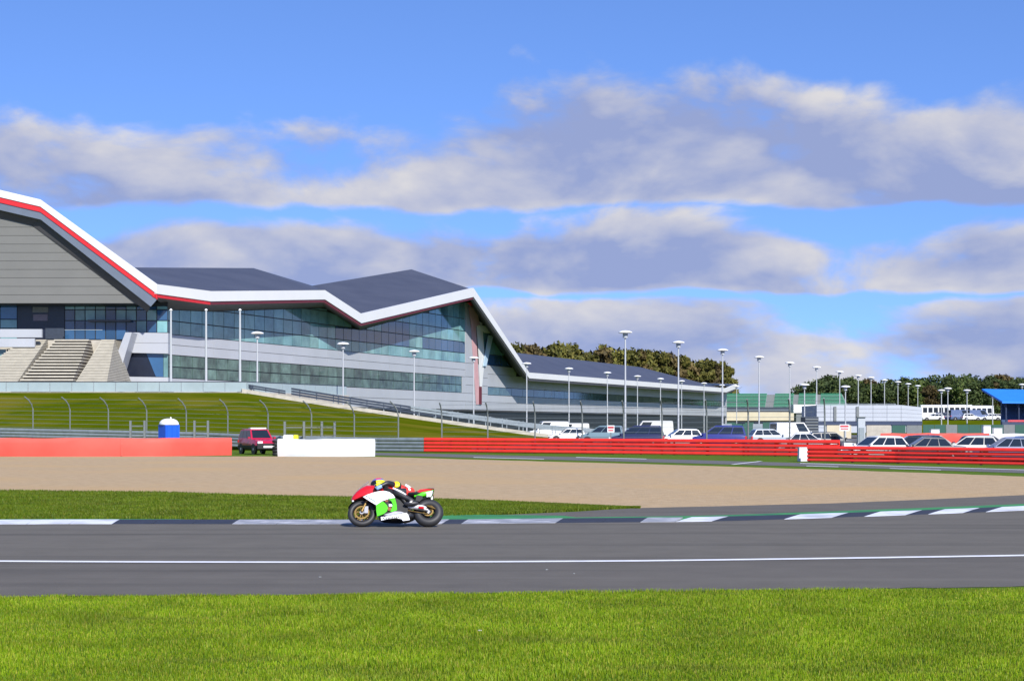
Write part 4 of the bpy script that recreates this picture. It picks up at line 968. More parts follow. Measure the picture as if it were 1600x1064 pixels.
# white hospitality cabin
cb = empty('white_cabin', P(1258, 676, 560)); cb.location.z = 0; tag(cb, 'white cabin below the green seats left of the grey shed', 'cabin'); co = cb.location.copy()
bx('upper_cabin', M['white'], 1240, 632, 1275, 638.6, 560, 566, cb, co); bx('lower_cabin', M['white'], 1240, 639, 1275, 645, 560, 566, cb, co); bx('stilts', M['postgrey'], 1244, 645.2, 1271, 676, 560.5, 565, cb, co, 0)
# grey shed
DH = 300.0; sh = empty('shed', P(1358, 676, DH)); sh.location.z = 0; tag(sh, 'pale grey sheet-clad shed with a low curved roof right of centre', 'shed'); so = sh.location.copy()
xsH = [1276, 1298, 1320, 1342, 1364, 1386, 1408, 1441]
def rooft(x): return 632.5 if x < 1400 else 632.5 + (x - 1400) ** 2 * .0022
for a, b in zip(xsH, xsH[1:]):
    for c in range(4):
        t0, t1 = c / 4, (c + 1) / 4
        pts = [P(a + .2, 658 - (658 - rooft(a)) * t0 - .15, DH), P(b - .2, 658 - (658 - rooft(b)) * t0 - .15, DH), P(b - .2, 658 - (658 - rooft(b)) * t1 + .15, DH), P(a + .2, 658 - (658 - rooft(a)) * t1 + .15, DH)]
        mb = MB(); mb.hexa(pts, [p + Vector((0, .12, 0)) for p in pts]); mb.build('cladding_sheet', M['shed'], sh, so)
pts = [P(1277, 676, DH), P(1440.5, 676, DH), P(1440.5, rooft(1441) + .4, DH), P(1400, 633, DH), P(1277, 633, DH)]; pts = [Vector((p.x, DH + .15, max(0, p.z))) for p in pts]
mb = MB(); mb.hexa(pts, [p + Vector((0, 16, 0)) for p in pts]); mb.build('shed_body', M['shed'], sh, so)
bx('blue_band', M['strutblue'], 1276, 658.4, 1441, 664, DH - .05, DH + .12, sh, so)
for a, b, mt in ((1278, 1290, 'shed'), (1292, 1330, 'cream'), (1354, 1392, 'concrete'), (1394, 1415, 'hoard'), (1417, 1440, 'postgrey')): bx('roller_door', M[mt], a, 664.3, b, 685, DH - .02, DH + .12, sh, so, 0)
for a in (1303, 1338): bx('downpipe', M['postgrey'], a, 635, a + 4, 658, DH - .2, DH - .05, sh, so)
bx('roof_rail', M['steel'], 1277, 630.6, 1400, 631.4, DH + .2, DH + .3, sh, so)
for x in (1280, 1310, 1340, 1370, 1398): bx('rail_post', M['steel'], x, 631.4, x + .8, 633, DH + .2, DH + .3, sh, so)
# dark container and grey pillar, signs
c = empty('container', P(1268, 676, 260)); c.location.z = 0; tag(c, 'dark slatted container standing left of the grey shed', 'container'); coff = c.location.copy()
bx('body', M['steel_dark'], 1258, 651, 1279, 684, 260, 264, c, coff, 0)
for k in range(6): bx('slat', M['postgrey'], 1258.5, 654 + k * 4.6, 1278.5, 656 + k * 4.6, 259.9, 259.99, c, coff)
pl = empty('pillar', P(1346, 690, 135)); pl.location.z = 0; tag(pl, 'tall grey equipment pillar behind the gap in the red rails', 'pillar'); po = pl.location.copy()
bx('cabinet', M['shed'], 1341, 652, 1352, 697, 135, 135.5, pl, po, 0); bx('cap', M['postgrey'], 1339.5, 651, 1353.5, 652, 134.9, 135.6, pl, po)
bx('door', M['steel'], 1342.5, 668, 1350.5, 690, 134.95, 134.99, pl, po)
bl = empty('concrete_block', P(1326, 698, 125)); bl.location.z = 0; tag(bl, 'low white block in the gap between the two red rails', 'block')
bo = bl.location.copy(); bx('block', M['white'], 1319, 692, 1334, 700, 125, 126, bl, bo, 0); bx('base', M['postgrey'], 1317, 700.2, 1336, 703, 124.9, 126.1, bl, bo, 0)
M['sign_red'] = pm('sign_red', (.5, .06, .07), .5, .1, 1)
def sign(label, x0, y0, x1, y1, D):
    s = empty('sign', P((x0 + x1) / 2, 0, D)); s.location.z = 0; tag(s, label, 'sign'); so_ = s.location.copy()
    bx('board', M['white'], x0, y0, x1, y1, D, D + .06, s, so_); h = y1 - y0
    bx('red_stripe', M['sign_red'], x0 + 1, y0 + h * .12, x1 - 1, y0 + h * .42, D - .02, D - .004, s, so_); bx('red_stripe', M['sign_red'], x0 + 1.5, y0 + h * .58, x1 - 1.5, y0 + h * .76, D - .02, D - .004, s, so_)
    xm = (x0 + x1) / 2; bx('post', M['postgrey'], xm - .8, y0 + 1, xm + .8, y1, D + .07, D + .17, s, so_, 0)
sign('red and white sign on a post left of the dark navy car', 949, 664.5, 960, 676, 150.5)
sign('white sign with red bands on a post left of the grey pillar', 1312, 663, 1327, 673, 150)
# raised grass bank with coach and cars, green hoarding
ZB = zz(657, 400); mb = MB(); xa, xb = P(1436, 0, 380).x, P(1800, 0, 380).x
mb.hexa([(xa - 6, 375, 0), (xb, 375, 0), (xb, 470, 0), (xa - 6, 470, 0)], [(xa, 392, ZB), (xb, 392, ZB), (xb, 460, ZB + .3), (xa, 460, ZB + .3)]); tag(mb.build('far_bank', M['grass_far']), kind='structure')
ho = empty('hoarding', P(1500, 676, 300)); ho.location.z = 0; tag(ho, 'dark green hoarding in front of the far grass bank', 'fence'); hoo = ho.location.copy()
for k, x in enumerate(range(1442, 1620, 18)): bx('panel', M['hoard'] if k not in (2, 7) else M['postgrey'], x + .3, 663.5, x + 17.7, 680, 300, 300.1, ho, hoo, 0)
for x, w, y, l in ((1455, 13, 671, 'pale cabinet in front of the green hoarding, left one'), (1537, 11, 665, 'taller pale cabinet in front of the hoarding, middle one'), (1553, 13, 669, 'pale cabinet in front of the hoarding, right one')):
    c = empty('cabinet', P(x + w / 2, 0, 285)); c.location.z = 0; tag(c, l, 'cabinet'); cof = c.location.copy()
    bx('body', M['white'], x, y, x + w, 690, 285, 286.2, c, cof, 0); bx('lid', M['shed'], x - .4, y - .8, x + w + .4, y - .05, 284.9, 286.3, c, cof)
vehicle('coach', 'coach', PC['white'], at(1478, 432, ZB + .2), R(-3), 'long white coach parked on the far bank', None, cat='coach')
vehicle('coach', 'coach', PC['white'], at(1512, 440, ZB + .1), R(-4), 'second white coach behind the first on the far bank', None, cat='coach')
for x, c_, k_, D, lab in ((1458, 'white', 'estate', 402, 'white estate car on the far bank, furthest left'), (1478, 'navy', 'mpv', 404, 'dark navy car on the far bank below the coach'), (1502, 'steel', 'van', 404, 'blue van on the far bank below the coach middle'), (1517, 'white', 'hatch', 400, 'white hatchback between two blue vans on the far bank'), (1531, 'steel', 'van', 405, 'blue van on the far bank right of the white hatchback'), (1548, 'white', 'saloon', 402, 'white saloon at the right end of the far bank row'), (1563, 'navy', 'saloon', 404, 'dark saloon beside the blue-roofed stand on the far bank')):
    vehicle('parked_car' if k_ != 'van' else 'parked_van', k_, PC[c_], at(x, D, ZB), R(random.choice([4, 175, 160])), lab, g4, cat='van' if k_ == 'van' else 'car')
# blue-roofed stand at the right edge
DB = 330.0; bs = empty('grandstand', P(1600, 676, DB)); bs.location.z = 0; tag(bs, 'grandstand with bright blue sloping canopy at the right edge', 'grandstand'); bo = bs.location.copy()
pts = [P(1534, 610.5, DB + 12), P(1760, 614, DB + 12), P(1760, 632, DB), P(1566, 630, DB)]
mb = MB(); mb.hexa(pts, [p + Vector((0, 0, .35)) for p in pts]); mb.build('canopy', M['canopy'], bs, bo)
for k in range(9):
    x = 1572 + k * 20; mb = MB(); mb.tube([P(x, 668, DB + 1), P(x, 631, DB + 1)], .14, 6); mb.build('column', M['strutblue'], bs, bo)
    mb = MB(); mb.tube([P(x, 640, DB + 1), P(x - 6, 622, DB + 8)], .1, 6); mb.build('strut', M['strutblue'], bs, bo)
for k in range(9):
    y = DB + 3 + k * 1.1; z = 3 + k * .62; mb = MB(); xa, xb = P(1566, 0, y).x, P(1780, 0, y).x; mb.box(xa, y, 0, xb, y + 1.1, z); mb.box(xa, y + .5, z, xb, y + .58, z + .5); mb.build('seat_row', pm('blue_seats', (.03, .07, .16), .6) if k == 0 else bpy.data.materials['blue_seats'], bs, bo)
bx('red_board', M['sign_red'], 1575, 656, 1760, 659, DB - .5, DB - .3, bs, bo); bx('front_wall', M['strutblue'], 1566, 659.3, 1780, 676, DB - .4, DB, bs, bo, 0)
# green mesh fence between the car park and the pit lane
fz = empty('mesh_fence', P(1180, 0, 245)); fz.location.z = 0; tag(fz, 'dark green fence panels in front of the cream wall', 'fence'); fo = fz.location.copy()
for k, x in enumerate(range(1128, 1256, 16)): bx('panel', M['hoard'] if k % 3 else M['steel'], x + .4, 662, x + 15.6, 684, 245, 245.08, fz, fo, 0)

# ---------------------------------------------------------------- trees
def leaf_mat(name, a, b, c):
    Mm = bpy.data.materials.new(name); Mm.use_nodes = True; nt = Mm.node_tree; N = nt.nodes; L = nt.links; bs_ = N['Principled BSDF']; bs_.inputs['Roughness'].default_value = .7; bs_.inputs['Specular IOR Level'].default_value = .2
    ge = N.new('ShaderNodeNewGeometry'); oi = N.new('ShaderNodeObjectInfo'); r = N.new('ShaderNodeValToRGB'); L.new(ge.outputs['Random Per Island'], r.inputs[0])
    e = r.color_ramp.elements; e[0].color = (*a, 1); e[1].color = (*b, 1); e[1].position = .6; q = e.new(1); q.color = (*c, 1)
    mr = N.new('ShaderNodeMapRange'); mr.inputs[3].default_value = .7; mr.inputs[4].default_value = 1.35; L.new(oi.outputs['Random'], mr.inputs[0])
    h = N.new('ShaderNodeHueSaturation'); L.new(mr.outputs[0], h.inputs['Value']); L.new(r.outputs[0], h.inputs['Color']); 
    L.new(h.outputs[0], bs_.inputs['Base Color']); return Mm
M['bark'] = pm('bark', (.07, .055, .04), .9, .2, 2)
M['leaf_olive'] = leaf_mat('olive_foliage', (.058, .062, .013), (.10, .098, .02), (.15, .13, .028))
M['leaf_dark'] = leaf_mat('dark_foliage', (.024, .040, .012), (.042, .064, .018), (.068, .088, .025))
M['leaf_mid'] = leaf_mat('mid_green_foliage', (.03, .05, .012), (.05, .075, .016), (.085, .10, .025))
M['leaf_brown'] = leaf_mat('brown_foliage', (.05, .038, .014), (.08, .06, .02), (.11, .08, .03))
def crown_mesh(seed, h, wid, low, n, leaf):
    rng = np.random.default_rng(seed); nc = 26
    t = rng.uniform(0, 1, nc); cz = h * (low + (1 - low) * t * .93); prof = np.sin(np.pi * np.clip(t * .80 + .17, 0, 1)) ** .75
    a = rng.uniform(0, 2 * np.pi, nc); rad = wid * prof * rng.uniform(.35, .85, nc); cx, cy = rad * np.cos(a), rad * np.sin(a); cr = wid * rng.uniform(.28, .5, nc)
    k = rng.integers(0, nc, n); d = rng.normal(0, 1, (n, 3)); d /= np.linalg.norm(d, axis=1)[:, None]; rr = cr[k] * rng.uniform(.55, 1.08, n)
    c = np.stack([cx[k], cy[k], cz[k]], 1) + d * rr[:, None] * np.array([1, 1, .8])
    u = rng.normal(0, 1, (n, 3)); u /= np.linalg.norm(u, axis=1)[:, None]; w = np.cross(u, d + rng.normal(0, .35, (n, 3))); w /= np.linalg.norm(w, axis=1)[:, None]
    s = leaf * rng.uniform(.5, 1.2, n)[:, None]; v = np.empty((n, 4, 3)); v[:, 0] = c - u * s; v[:, 1] = c + w * s * .6; v[:, 2] = c + u * s; v[:, 3] = c - w * s * .6
    me = bpy.data.meshes.new('crown'); me.vertices.add(n * 4); me.vertices.foreach_set('co', v.ravel()); me.loops.add(n * 4); me.loops.foreach_set('vertex_index', np.arange(n * 4, dtype=np.int32))
    me.polygons.add(n); me.polygons.foreach_set('loop_start', np.arange(0, n * 4, 4, dtype=np.int32)); me.polygons.foreach_set('loop_total', np.full(n, 4, np.int32)); me.update(calc_edges=True); return me
def trunk_mesh(seed, h, r0):
    rr = random.Random(seed); mb = MB(); mb.tube([(0, 0, -.2), (rr.uniform(-.2, .2), 0, h * .4), (0, rr.uniform(-.2, .2), h * .85)], [r0, r0 * .7, r0 * .2], 7)
    for k in range(6):
        z = h * rr.uniform(.3, .7); a = rr.uniform(0, 6.28); l = h * rr.uniform(.12, .22); mb.tube([(0, 0, z), (math.cos(a) * l, math.sin(a) * l, z + l * .7)], [r0 * .3, r0 * .08], 5)
    o = mb.build('trunk', M['bark']); me = o.data; bpy.data.objects.remove(o); return me
TV = {}
def tree(kind, var, loc, h, wscale, label, group):
    key = (kind, var)
    if key not in TV:
        tall = kind in ('olive', 'brown'); cm = crown_mesh(100 + var + len(TV) * 7, 1.0 * 20, 4.2 if tall else 6.5, .12 if tall else .08, 2600, .62); cm.materials.append(M['leaf_' + kind]); TV[key] = (cm, trunk_mesh(var, 20, .35))
    r = empty('tree', loc, random.uniform(0, 6.28)); r.scale = (wscale * h / 20, wscale * h / 20, h / 20); tag(r, label, 'tree', group)
    for nm_, me in zip(('crown', 'trunk'), TV[key]):
        o = bpy.data.objects.new(nm_, me); col.objects.link(o); o.parent = r
rt = random.Random(21)
topL = [(780, 538), (830, 541), (845, 543), (880, 536), (920, 541), (1000, 547), (1080, 556), (1110, 563), (1140, 573)]
for row in range(2):
    for k in range(26):
        px = 790 + k * 13.6 + rt.uniform(-4, 4) + row * 6
        if px > 1140: continue
        D = interp([(780, 470), (1145, 660)], px) + row * 14 + rt.uniform(-3, 3); h = zz(interp(topL, px) + rt.uniform(-3, 5), D)
        tree('olive' if rt.random() < .72 else 'brown', rt.randrange(3), ((px - 800) * D / F, D, 0), h, rt.uniform(.85, 1.1), 'olive-brown autumn tree in the wood behind the low roof', 'trees of the wood behind the pit building')
topR = [(1235, 612), (1250, 602), (1270, 590), (1320, 586), (1345, 594), (1400, 590), (1450, 588), (1500, 586), (1560, 585), (1600, 588), (1760, 585)]
for row in range(3):
    for k in range(26):
        px = 1245 + k * 17 + rt.uniform(-6, 6) + row * 5
        if px > 1720: continue
        D = 690 + row * 22 + rt.uniform(-6, 6); y = interp(topR, px) + rt.uniform(-2, 4) + (10 if row == 0 else 0) + (6 if row == 1 else 0); h = zz(y, D)
        kind = 'dark' if (px < 1345 or rt.random() < .55) else ('mid' if rt.random() < .7 else 'brown')
        lab, gr = ('dark green tree above the green grandstand seats', 'dark trees above the green seats') if px < 1345 else (('dark green tree', 'mid green tree', 'brownish tree')[('dark', 'mid', 'brown').index(kind)] + ' in the wood on the right behind the lamp posts', kind + ' trees of the right-hand wood')
        tree(kind, rt.randrange(3), ((px - 800) * D / F, D, 0), h, rt.uniform(.9, 1.25), lab, gr)
for px, h, D, lab in ((1180, 15.5, 720, 'small far tree over the left half of the green seats'), (1192, 14.5, 730, 'smaller far tree right beside the small one over the green seats'), (1228, 14.5, 720, 'small far tree just left of the dark trees')):
    tree('brown', 1, ((px - 800) * D / F, D, 0), h, 1.2, lab, None)
# low scrub on the far bank's right
for k in range(14):
    px = 1520 + k * 7 + rt.uniform(-2, 2); D = 480 + rt.uniform(-5, 5); h = zz(634 + rt.uniform(-5, 5), D)
    tree('brown' if k % 3 else 'mid', rt.randrange(3), ((px - 800) * D / F, D, 0), h, 1.5, 'low scrubby tree behind the coaches on the far bank', 'scrub behind the coaches')
mb = MB(); mb.box(P(1150, 0, 900).x, 900, 0, P(2400, 0, 900).x, 930, 15); 
# ---------------------------------------------------------------- racing motorcycle and rider
LEAN = R(30); CS, SN = math.cos(LEAN), math.sin(LEAN)
bp = G(668.7, 823.0)
def S(zx, zy, w=0.0):                  # a point of the machine: along (rear axle 0, forwards +), to its left (+w), up
    return Vector(((1190 - zx) / 600, w, ((748 - zy) / 600 - w * SN) / CS))
def root(name, label, cat):
    r = empty(name, (bp.x, bp.y, .0085), math.pi, LEAN); tag(r, label, cat); return r
bike = root('racing_motorcycle', 'red, white and green racing motorcycle leaning over on the track', 'motorcycle')
C = dict(red=pm('bike_red', (.62, .008, .012), .3, .03, 3, coat=.5), white=pm('bike_white', (.80, .80, .82), .3, .03, 3, coat=.5), green=pm('bike_green', (.10, .62, .015), .3, .03, 3, coat=.5),
         tyre=pm('race_tyre', (.022, .022, .024), .55, .15, 8), engine=pm('engine_dark', (.011, .010, .011), .55, .4, 14), orange=pm('hot_metal', (.25, .09, .05), .4, .3, 9, metal=.5), yellow=pm('hi_yellow', (.62, .66, .01), .5, .08, 6),
         leather=pm('black_leather', (.016, .016, .02), .45, .15, 9), redl=pm('red_leather', (.60, .035, .02), .45, .08, 9), whitel=pm('white_leather', (.75, .75, .78), .45, .05, 9), blue=pm('glove_blue', (.22, .40, .66), .5, .1, 9), purple=pm('helmet_purple', (.13, .12, .36), .25, .2, 14, coat=.5), pinkred=pm('helmet_red', (.7, .02, .08), .3, .05, 9))
scr = bpy.data.materials.new('clear_screen'); scr.use_nodes = True; b_ = scr.node_tree.nodes['Principled BSDF']; b_.inputs['Base Color'].default_value = (.75, .78, .82, 1); b_.inputs['Alpha'].default_value = .38; b_.inputs['Roughness'].default_value = .08
def torus(mb, o, Rr, r, rx=None, n=36, m=12, mi=0):
    rx = rx or r; rings = []
    for i in range(n):
        a = 2 * math.pi * i / n; ring = []
        for j in range(m):
            t = 2 * math.pi * j / m; q = Rr + r * math.cos(t); ring.append((o[0] + q * math.cos(a), o[1] + rx * math.sin(t), o[2] + q * math.sin(a)))
        rings.append(ring)
    rings.append(rings[0]); mb.loft(rings, cap=False, mi=mi)
def wheel(x, Rr, r, wd, front):
    w = empty('wheel', (x, 0, Rr)); w.parent = bike
    mb = MB(); torus(mb, (0, 0, 0), Rr - r, r, wd); mb.build('tyre', C['tyre'], w, smooth=60)
    mb = MB(); torus(mb, (0, 0, 0), Rr - 2 * r + .012, .014, wd * .75, 32, 8); rim = mb.build('rim', M['blackgloss'], w, smooth=60)
    for k in range(6):
        a = 2 * math.pi * k / 6 + .3; d = Vector((math.cos(a), 0, math.sin(a))); mb = MB(); mb.tube([d * .03, d * .12, d * (Rr - 2 * r + .01)], [.022, .014, .016], 6); mb.build('spoke', M['gold'] if k % 2 == 0 and front else M['blackgloss'], w)
    mb = MB(); mb.lathe([(.045, -.07), (.045, .07)], 12, axis='y'); mb.build('hub', M['hub'], w)
    for s in ((-1, 1) if front else (1,)):
        dr = .155 if front else .11; mb = MB(); y = s * (.058 if front else .08)
        rings = [[((rr_) * math.cos(2 * math.pi * j / 28), y + yy, rr_ * math.sin(2 * math.pi * j / 28)) for rr_, yy in ((dr - .032, -.003), (dr, -.003), (dr, .003), (dr - .032, .003))] for j in range(28)]; rings.append(rings[0])
        mb.loft(rings, cap=False); mb.build('brake_disc' if front else 'sprocket', M['gold'], w)
        for k in range(5):
            a = 2 * math.pi * k / 5; d = Vector((math.cos(a), 0, math.sin(a))); mb = MB(); mb.tube([Vector((0, y, 0)) + d * .04, Vector((0, y, 0)) + d * (dr - .04)], .008, 5); mb.build('disc_carrier', M['gold'], w)
    return w
wheel(0, .315, .095, .095, False); wheel(1.383, .30, .062, .062, True)
def part(mb, name, mat, smooth=False, parent=None): return mb.build(name, mat, parent or bike, smooth=smooth)
def secloft(name, st, mat, smooth=45, top=.55):
    mb = MB(); rings = []
    for x, hb, ht, w in st:
        d = ht - hb; rings.append([(x, -w * .75, hb), (x, -w, hb + d * .3), (x, -w * .95, hb + d * .65), (x, -w * top, hb + d * .93), (x, 0, ht), (x, w * top, hb + d * .93), (x, w * .95, hb + d * .65), (x, w, hb + d * .3), (x, w * .75, hb), (x, 0, hb - .002)])
    mb.loft(rings); return part(mb, name, mat, smooth)
# upper fairing with its screen
secloft('upper_fairing', [(1.62, .60, .66, .03), (1.58, .585, .72, .085), (1.50, .60, .81, .14), (1.40, .635, .885, .18), (1.30, .66, .93, .205), (1.18, .68, .925, .22), (1.06, .72, .90, .225), (.95, .78, .88, .215)], C['red'])
mb = MB(); rings = []
for x, z, w in ((1.565, .72, .05), (1.50, .82, .09), (1.42, .91, .115), (1.34, .98, .115), (1.27, 1.03, .10)):
    rings.append([(x, -w, z - .035), (x, -w * .6, z + .005), (x, 0, z + .025), (x, w * .6, z + .005), (x, w, z - .035)])
mb.loft(rings, cap=False, closed=False); part(mb, 'windscreen', scr, 60)
def sideplate(name, pts, mat, w, th=.02, mirror=True, wf=None):
    obs = []
    for s in ((1, -1) if mirror else (1,)):
        mb = MB(); q = []
        for zx, zy in pts:
            ww = w if wf is None else wf(zx, zy); p = S(zx, zy, ww); q.append(Vector((p.x, s * ww, p.z if s > 0 else max(p.z, .28))))
        mb.hexa([p - Vector((0, s * th, 0)) for p in q], q); obs.append(part(mb, name, mat))
    return obs
def wf(zx, zy): return .235 + .02 * math.sin(max(0, min(1, (zy - 300) / 320)) * math.pi) - max(0, (420 - zx)) * .0003 - max(0, zy - 530) * .0009
wl = lambda zx, zy: .252 - (zy - 480) * .0007 if zy > 0 else .25
ww_ = lambda zx, zy: .25 - (420 - zx) * .0001
sideplate('side_fairing', [(376, 378), (450, 340), (560, 312), (640, 305), (700, 318), (752, 352), (778, 388), (700, 402), (615, 432), (545, 478), (460, 430)], C['white'], .25)
sideplate('lower_fairing', [(545, 480), (616, 434), (640, 440), (672, 470), (690, 505), (690, 545), (640, 588), (560, 618), (548, 560)], C['green'], .24, wf=wl)
sideplate('lower_fairing', [(702, 404), (778, 390), (800, 470), (806, 540), (740, 562), (692, 547), (740, 520), (752, 470), (735, 430)], C['green'], .24, wf=wl)
sideplate('engine_cover', [(560, 372), (640, 376), (712, 400), (748, 440), (756, 500), (735, 540), (690, 552), (672, 520), (676, 470), (640, 430), (600, 400)], C['engine'], .215)
sideplate('cover_detail', [(700, 470), (745, 465), (748, 495), (705, 497)], C['white'], .225, .012, False)
sideplate('cover_detail', [(650, 415), (690, 412), (690, 440), (655, 440)], C['orange'], .225, .012, False)
sideplate('cover_detail', [(690, 505), (735, 505), (728, 545), (692, 548)], C['orange'], .222, .01, False)
sideplate('side_sponsor', [(420, 332), (476, 318), (472, 336), (410, 352)], C['red'], .256, .004, False)
# belly pan
secloft('belly_pan', [(1.02, .17, .42, .08), (.92, .145, .40, .15), (.75, .135, .36, .17), (.55, .135, .33, .17), (.40, .15, .30, .15), (.30, .18, .27, .10)], M['blackgloss'], 45, .8)
sideplate('belly_panel', [(606, 626), (700, 614), (800, 596), (862, 586), (868, 650), (800, 640), (700, 648), (612, 668)], C['white'], .185, .012, False)
sideplate('belly_panel', [(866, 584), (926, 574), (952, 612), (968, 660), (884, 672), (866, 652)], C['white'], .19, .014, False)
sideplate('belly_trim', [(640, 600), (780, 556), (850, 560), (900, 574), (800, 592), (700, 610)], M['hub'], .18, .012, False)
# writing
def text(body, anchor_a, anchor_b, size, mat, w, name='lettering'):
    cu = bpy.data.curves.new('lettering', 'FONT'); cu.body = body; cu.size = size; cu.extrude = .001; cu.align_x = 'LEFT'; cu.shear = .2
    t = bpy.data.objects.new('lettering', cu); col.objects.link(t); bpy.context.view_layer.update()
    me = bpy.data.meshes.new_from_object(t.evaluated_get(bpy.context.evaluated_depsgraph_get())); bpy.data.objects.remove(t)
    a, b = S(*anchor_a, w), S(*anchor_b, w); d = (b - a); ln = d.length; d.normalize(); n = Vector((0, 1, 0)); up = n.cross(d).normalized()
    wd = max(v.co.x for v in me.vertices); k = ln / wd
    for v in me.vertices: c = v.co.copy(); v.co = a + d * c.x * k + up * c.y * k + n * (c.z + .002)
    me.materials.clear(); me.materials.append(mat); o = bpy.data.objects.new(name, me); col.objects.link(o); o.parent = bike
text('Kawasaki', (622, 660), (858, 634), .08, M['black'], .188)
text('Kawasaki', (408, 372), (528, 442), .05, pm('dark_green_print', (.01, .10, .06), .5), .262)
# tank, seat, tail
secloft('fuel_tank', [(1.02, .74, .86, .12), (.95, .72, .885, .16), (.82, .70, .89, .185), (.68, .70, .86, .18), (.58, .70, .82, .14), (.50, .70, .79, .10)], C['red'])
secloft('seat', [(.55, .68, .76, .12), (.40, .68, .765, .15), (.22, .69, .78, .14), (.10, .72, .82, .11)], M['black'])
secloft('tail', [(.30, .66, .745, .10), (.16, .655, .80, .125), (.0, .70, .83, .12), (-.07, .74, .845, .10), (-.10, .80, .85, .07)], C['green'])
mb = MB(); mb.loft([[(x, -w, z), (x, -w * .5, z + .03), (x, w * .5, z + .03), (x, w, z)] for x, w, z in ((.27, .09, .775), (.12, .12, .812), (.0, .115, .84), (-.11, .075, .858))]); part(mb, 'tail_top', C['red'], 60)
sideplate('number_panel', [(1168, 325), (1240, 305), (1236, 345), (1222, 372), (1168, 385)], C['white'], .128, .012)
sideplate('number_panel', [(1240, 303), (1252, 300), (1248, 350), (1238, 352)], M['black'], .122, .012)
sideplate('tail_flash', [(1035, 326), (1078, 292), (1150, 284), (1252, 290), (1190, 306), (1060, 330)], C['red'], .132, .012)
sideplate('under_tail', [(1040, 360), (1110, 370), (1120, 400), (1080, 440), (1030, 430)], M['black'], .11, .03)
# frame, engine, forks, swing arm, chain, exhaust
mb = MB(); mb.box(.42, -.17, .2, .98, .17, .62); part(mb, 'engine', C['engine'])
for s in (-1, 1):
    mb = MB(); mb.tube([(1.02, s * .10, .86), (.80, s * .19, .74), (.55, s * .2, .58), (.45, s * .16, .42)], [.045, .055, .05, .04], 8); part(mb, 'frame_spar', C['engine'], 60)
    mb = MB(); mb.tube([(1.383, s * .1, .30), (1.24, s * .1, .66)], .027, 10); f = part(mb, 'fork_leg', M['gold'], 60)
    mb = MB(); mb.tube([(1.25, s * .1, .63), (1.13, s * .1, .93)], .032, 10); part(mb, 'fork_tube', M['blackgloss'], 60)
    mb = MB(); mb.box(1.25, s * .085 - .025, .26, 1.33, s * .085 + .025, .42); part(mb, 'brake_caliper', M['hub'])
    mb = MB(); mb.tube([(1.12, s * .09, .86), (1.065, s * .31, .76)], .016, 8); hb = part(mb, 'handlebar', M['black'], 60)
    mb = MB(); mb.tube([(.44, s * .12, .40), (.25, s * .15, .36), (0, s * .135, .315)], [.055, .04, .03], 8); part(mb, 'swing_arm', M['hub'] if s > 0 else C['engine'], 60)
    mb = MB(); mb.tube([(.30, s * .12, .42), (.30, s * .24, .42)], .014, 6); part(mb, 'foot_peg', M['hub'])
mb = MB(); mb.lathe([(.03, -.012), (.03, .012)], 10)
mb = MB(); rings = []
for k in range(13):
    a = math.pi * (.12 + .76 * k / 12); rings.append([(1.383 + .315 * math.cos(a), y, .30 + .315 * math.sin(a)) for y in (-.065, 0, .065)] + [(1.383 + .305 * math.cos(a), 0, .30 + .305 * math.sin(a))])
mb.loft(rings); part(mb, 'front_mudguard', M['blackgloss'], 60)
mb = MB(); mb.tube([S(905, 540, .13), S(1000, 560, .12), S(1180, 588, .11)], .009, 6); part(mb, 'chain', M['gold'])
mb = MB(); mb.tube([S(820, 480, .13), S(900, 540, .13)], .009, 6); part(mb, 'chain', M['gold'])
mb = MB(); mb.tube([S(985, 490, .14), S(1030, 498, .16), S(1130, 512, .16), S(1165, 520, .15)], [.03, .045, .045, .03], 10); part(mb, 'swing_arm_guard', C['white'], 60)
mb = MB(); mb.tube([S(1075, 510, .19), S(1140, 516, .19)], .03, 8); part(mb, 'guard_badge', C['red'], 60)
mb = MB(); mb.tube([(.5, -.12, .16), (.3, -.2, .3), (.1, -.22, .45), (-.08, -.22, .5)], [.035, .04, .06, .055], 10); part(mb, 'exhaust', M['hub'], 60)
mb = MB(); mb.tube([S(1170, 490, .12), S(1230, 505, .12), S(1282, 530, .12)], [.012, .03, .006], 6); part(mb, 'chain_guard', M['gold'])
secloft('rear_hugger', [(.22, .52, .60, .09), (.08, .60, .655, .095), (-.05, .62, .66, .09)], M['blackgloss'])
mb = MB(); mb.box(1.0, -.17, .38, 1.06, .17, .70); part(mb, 'radiator', C['engine'])
mb = MB(); mb.tube([S(238, 432, .06), S(244, 446, .06)], .022, 8); part(mb, 'nose_badge', C['white'])

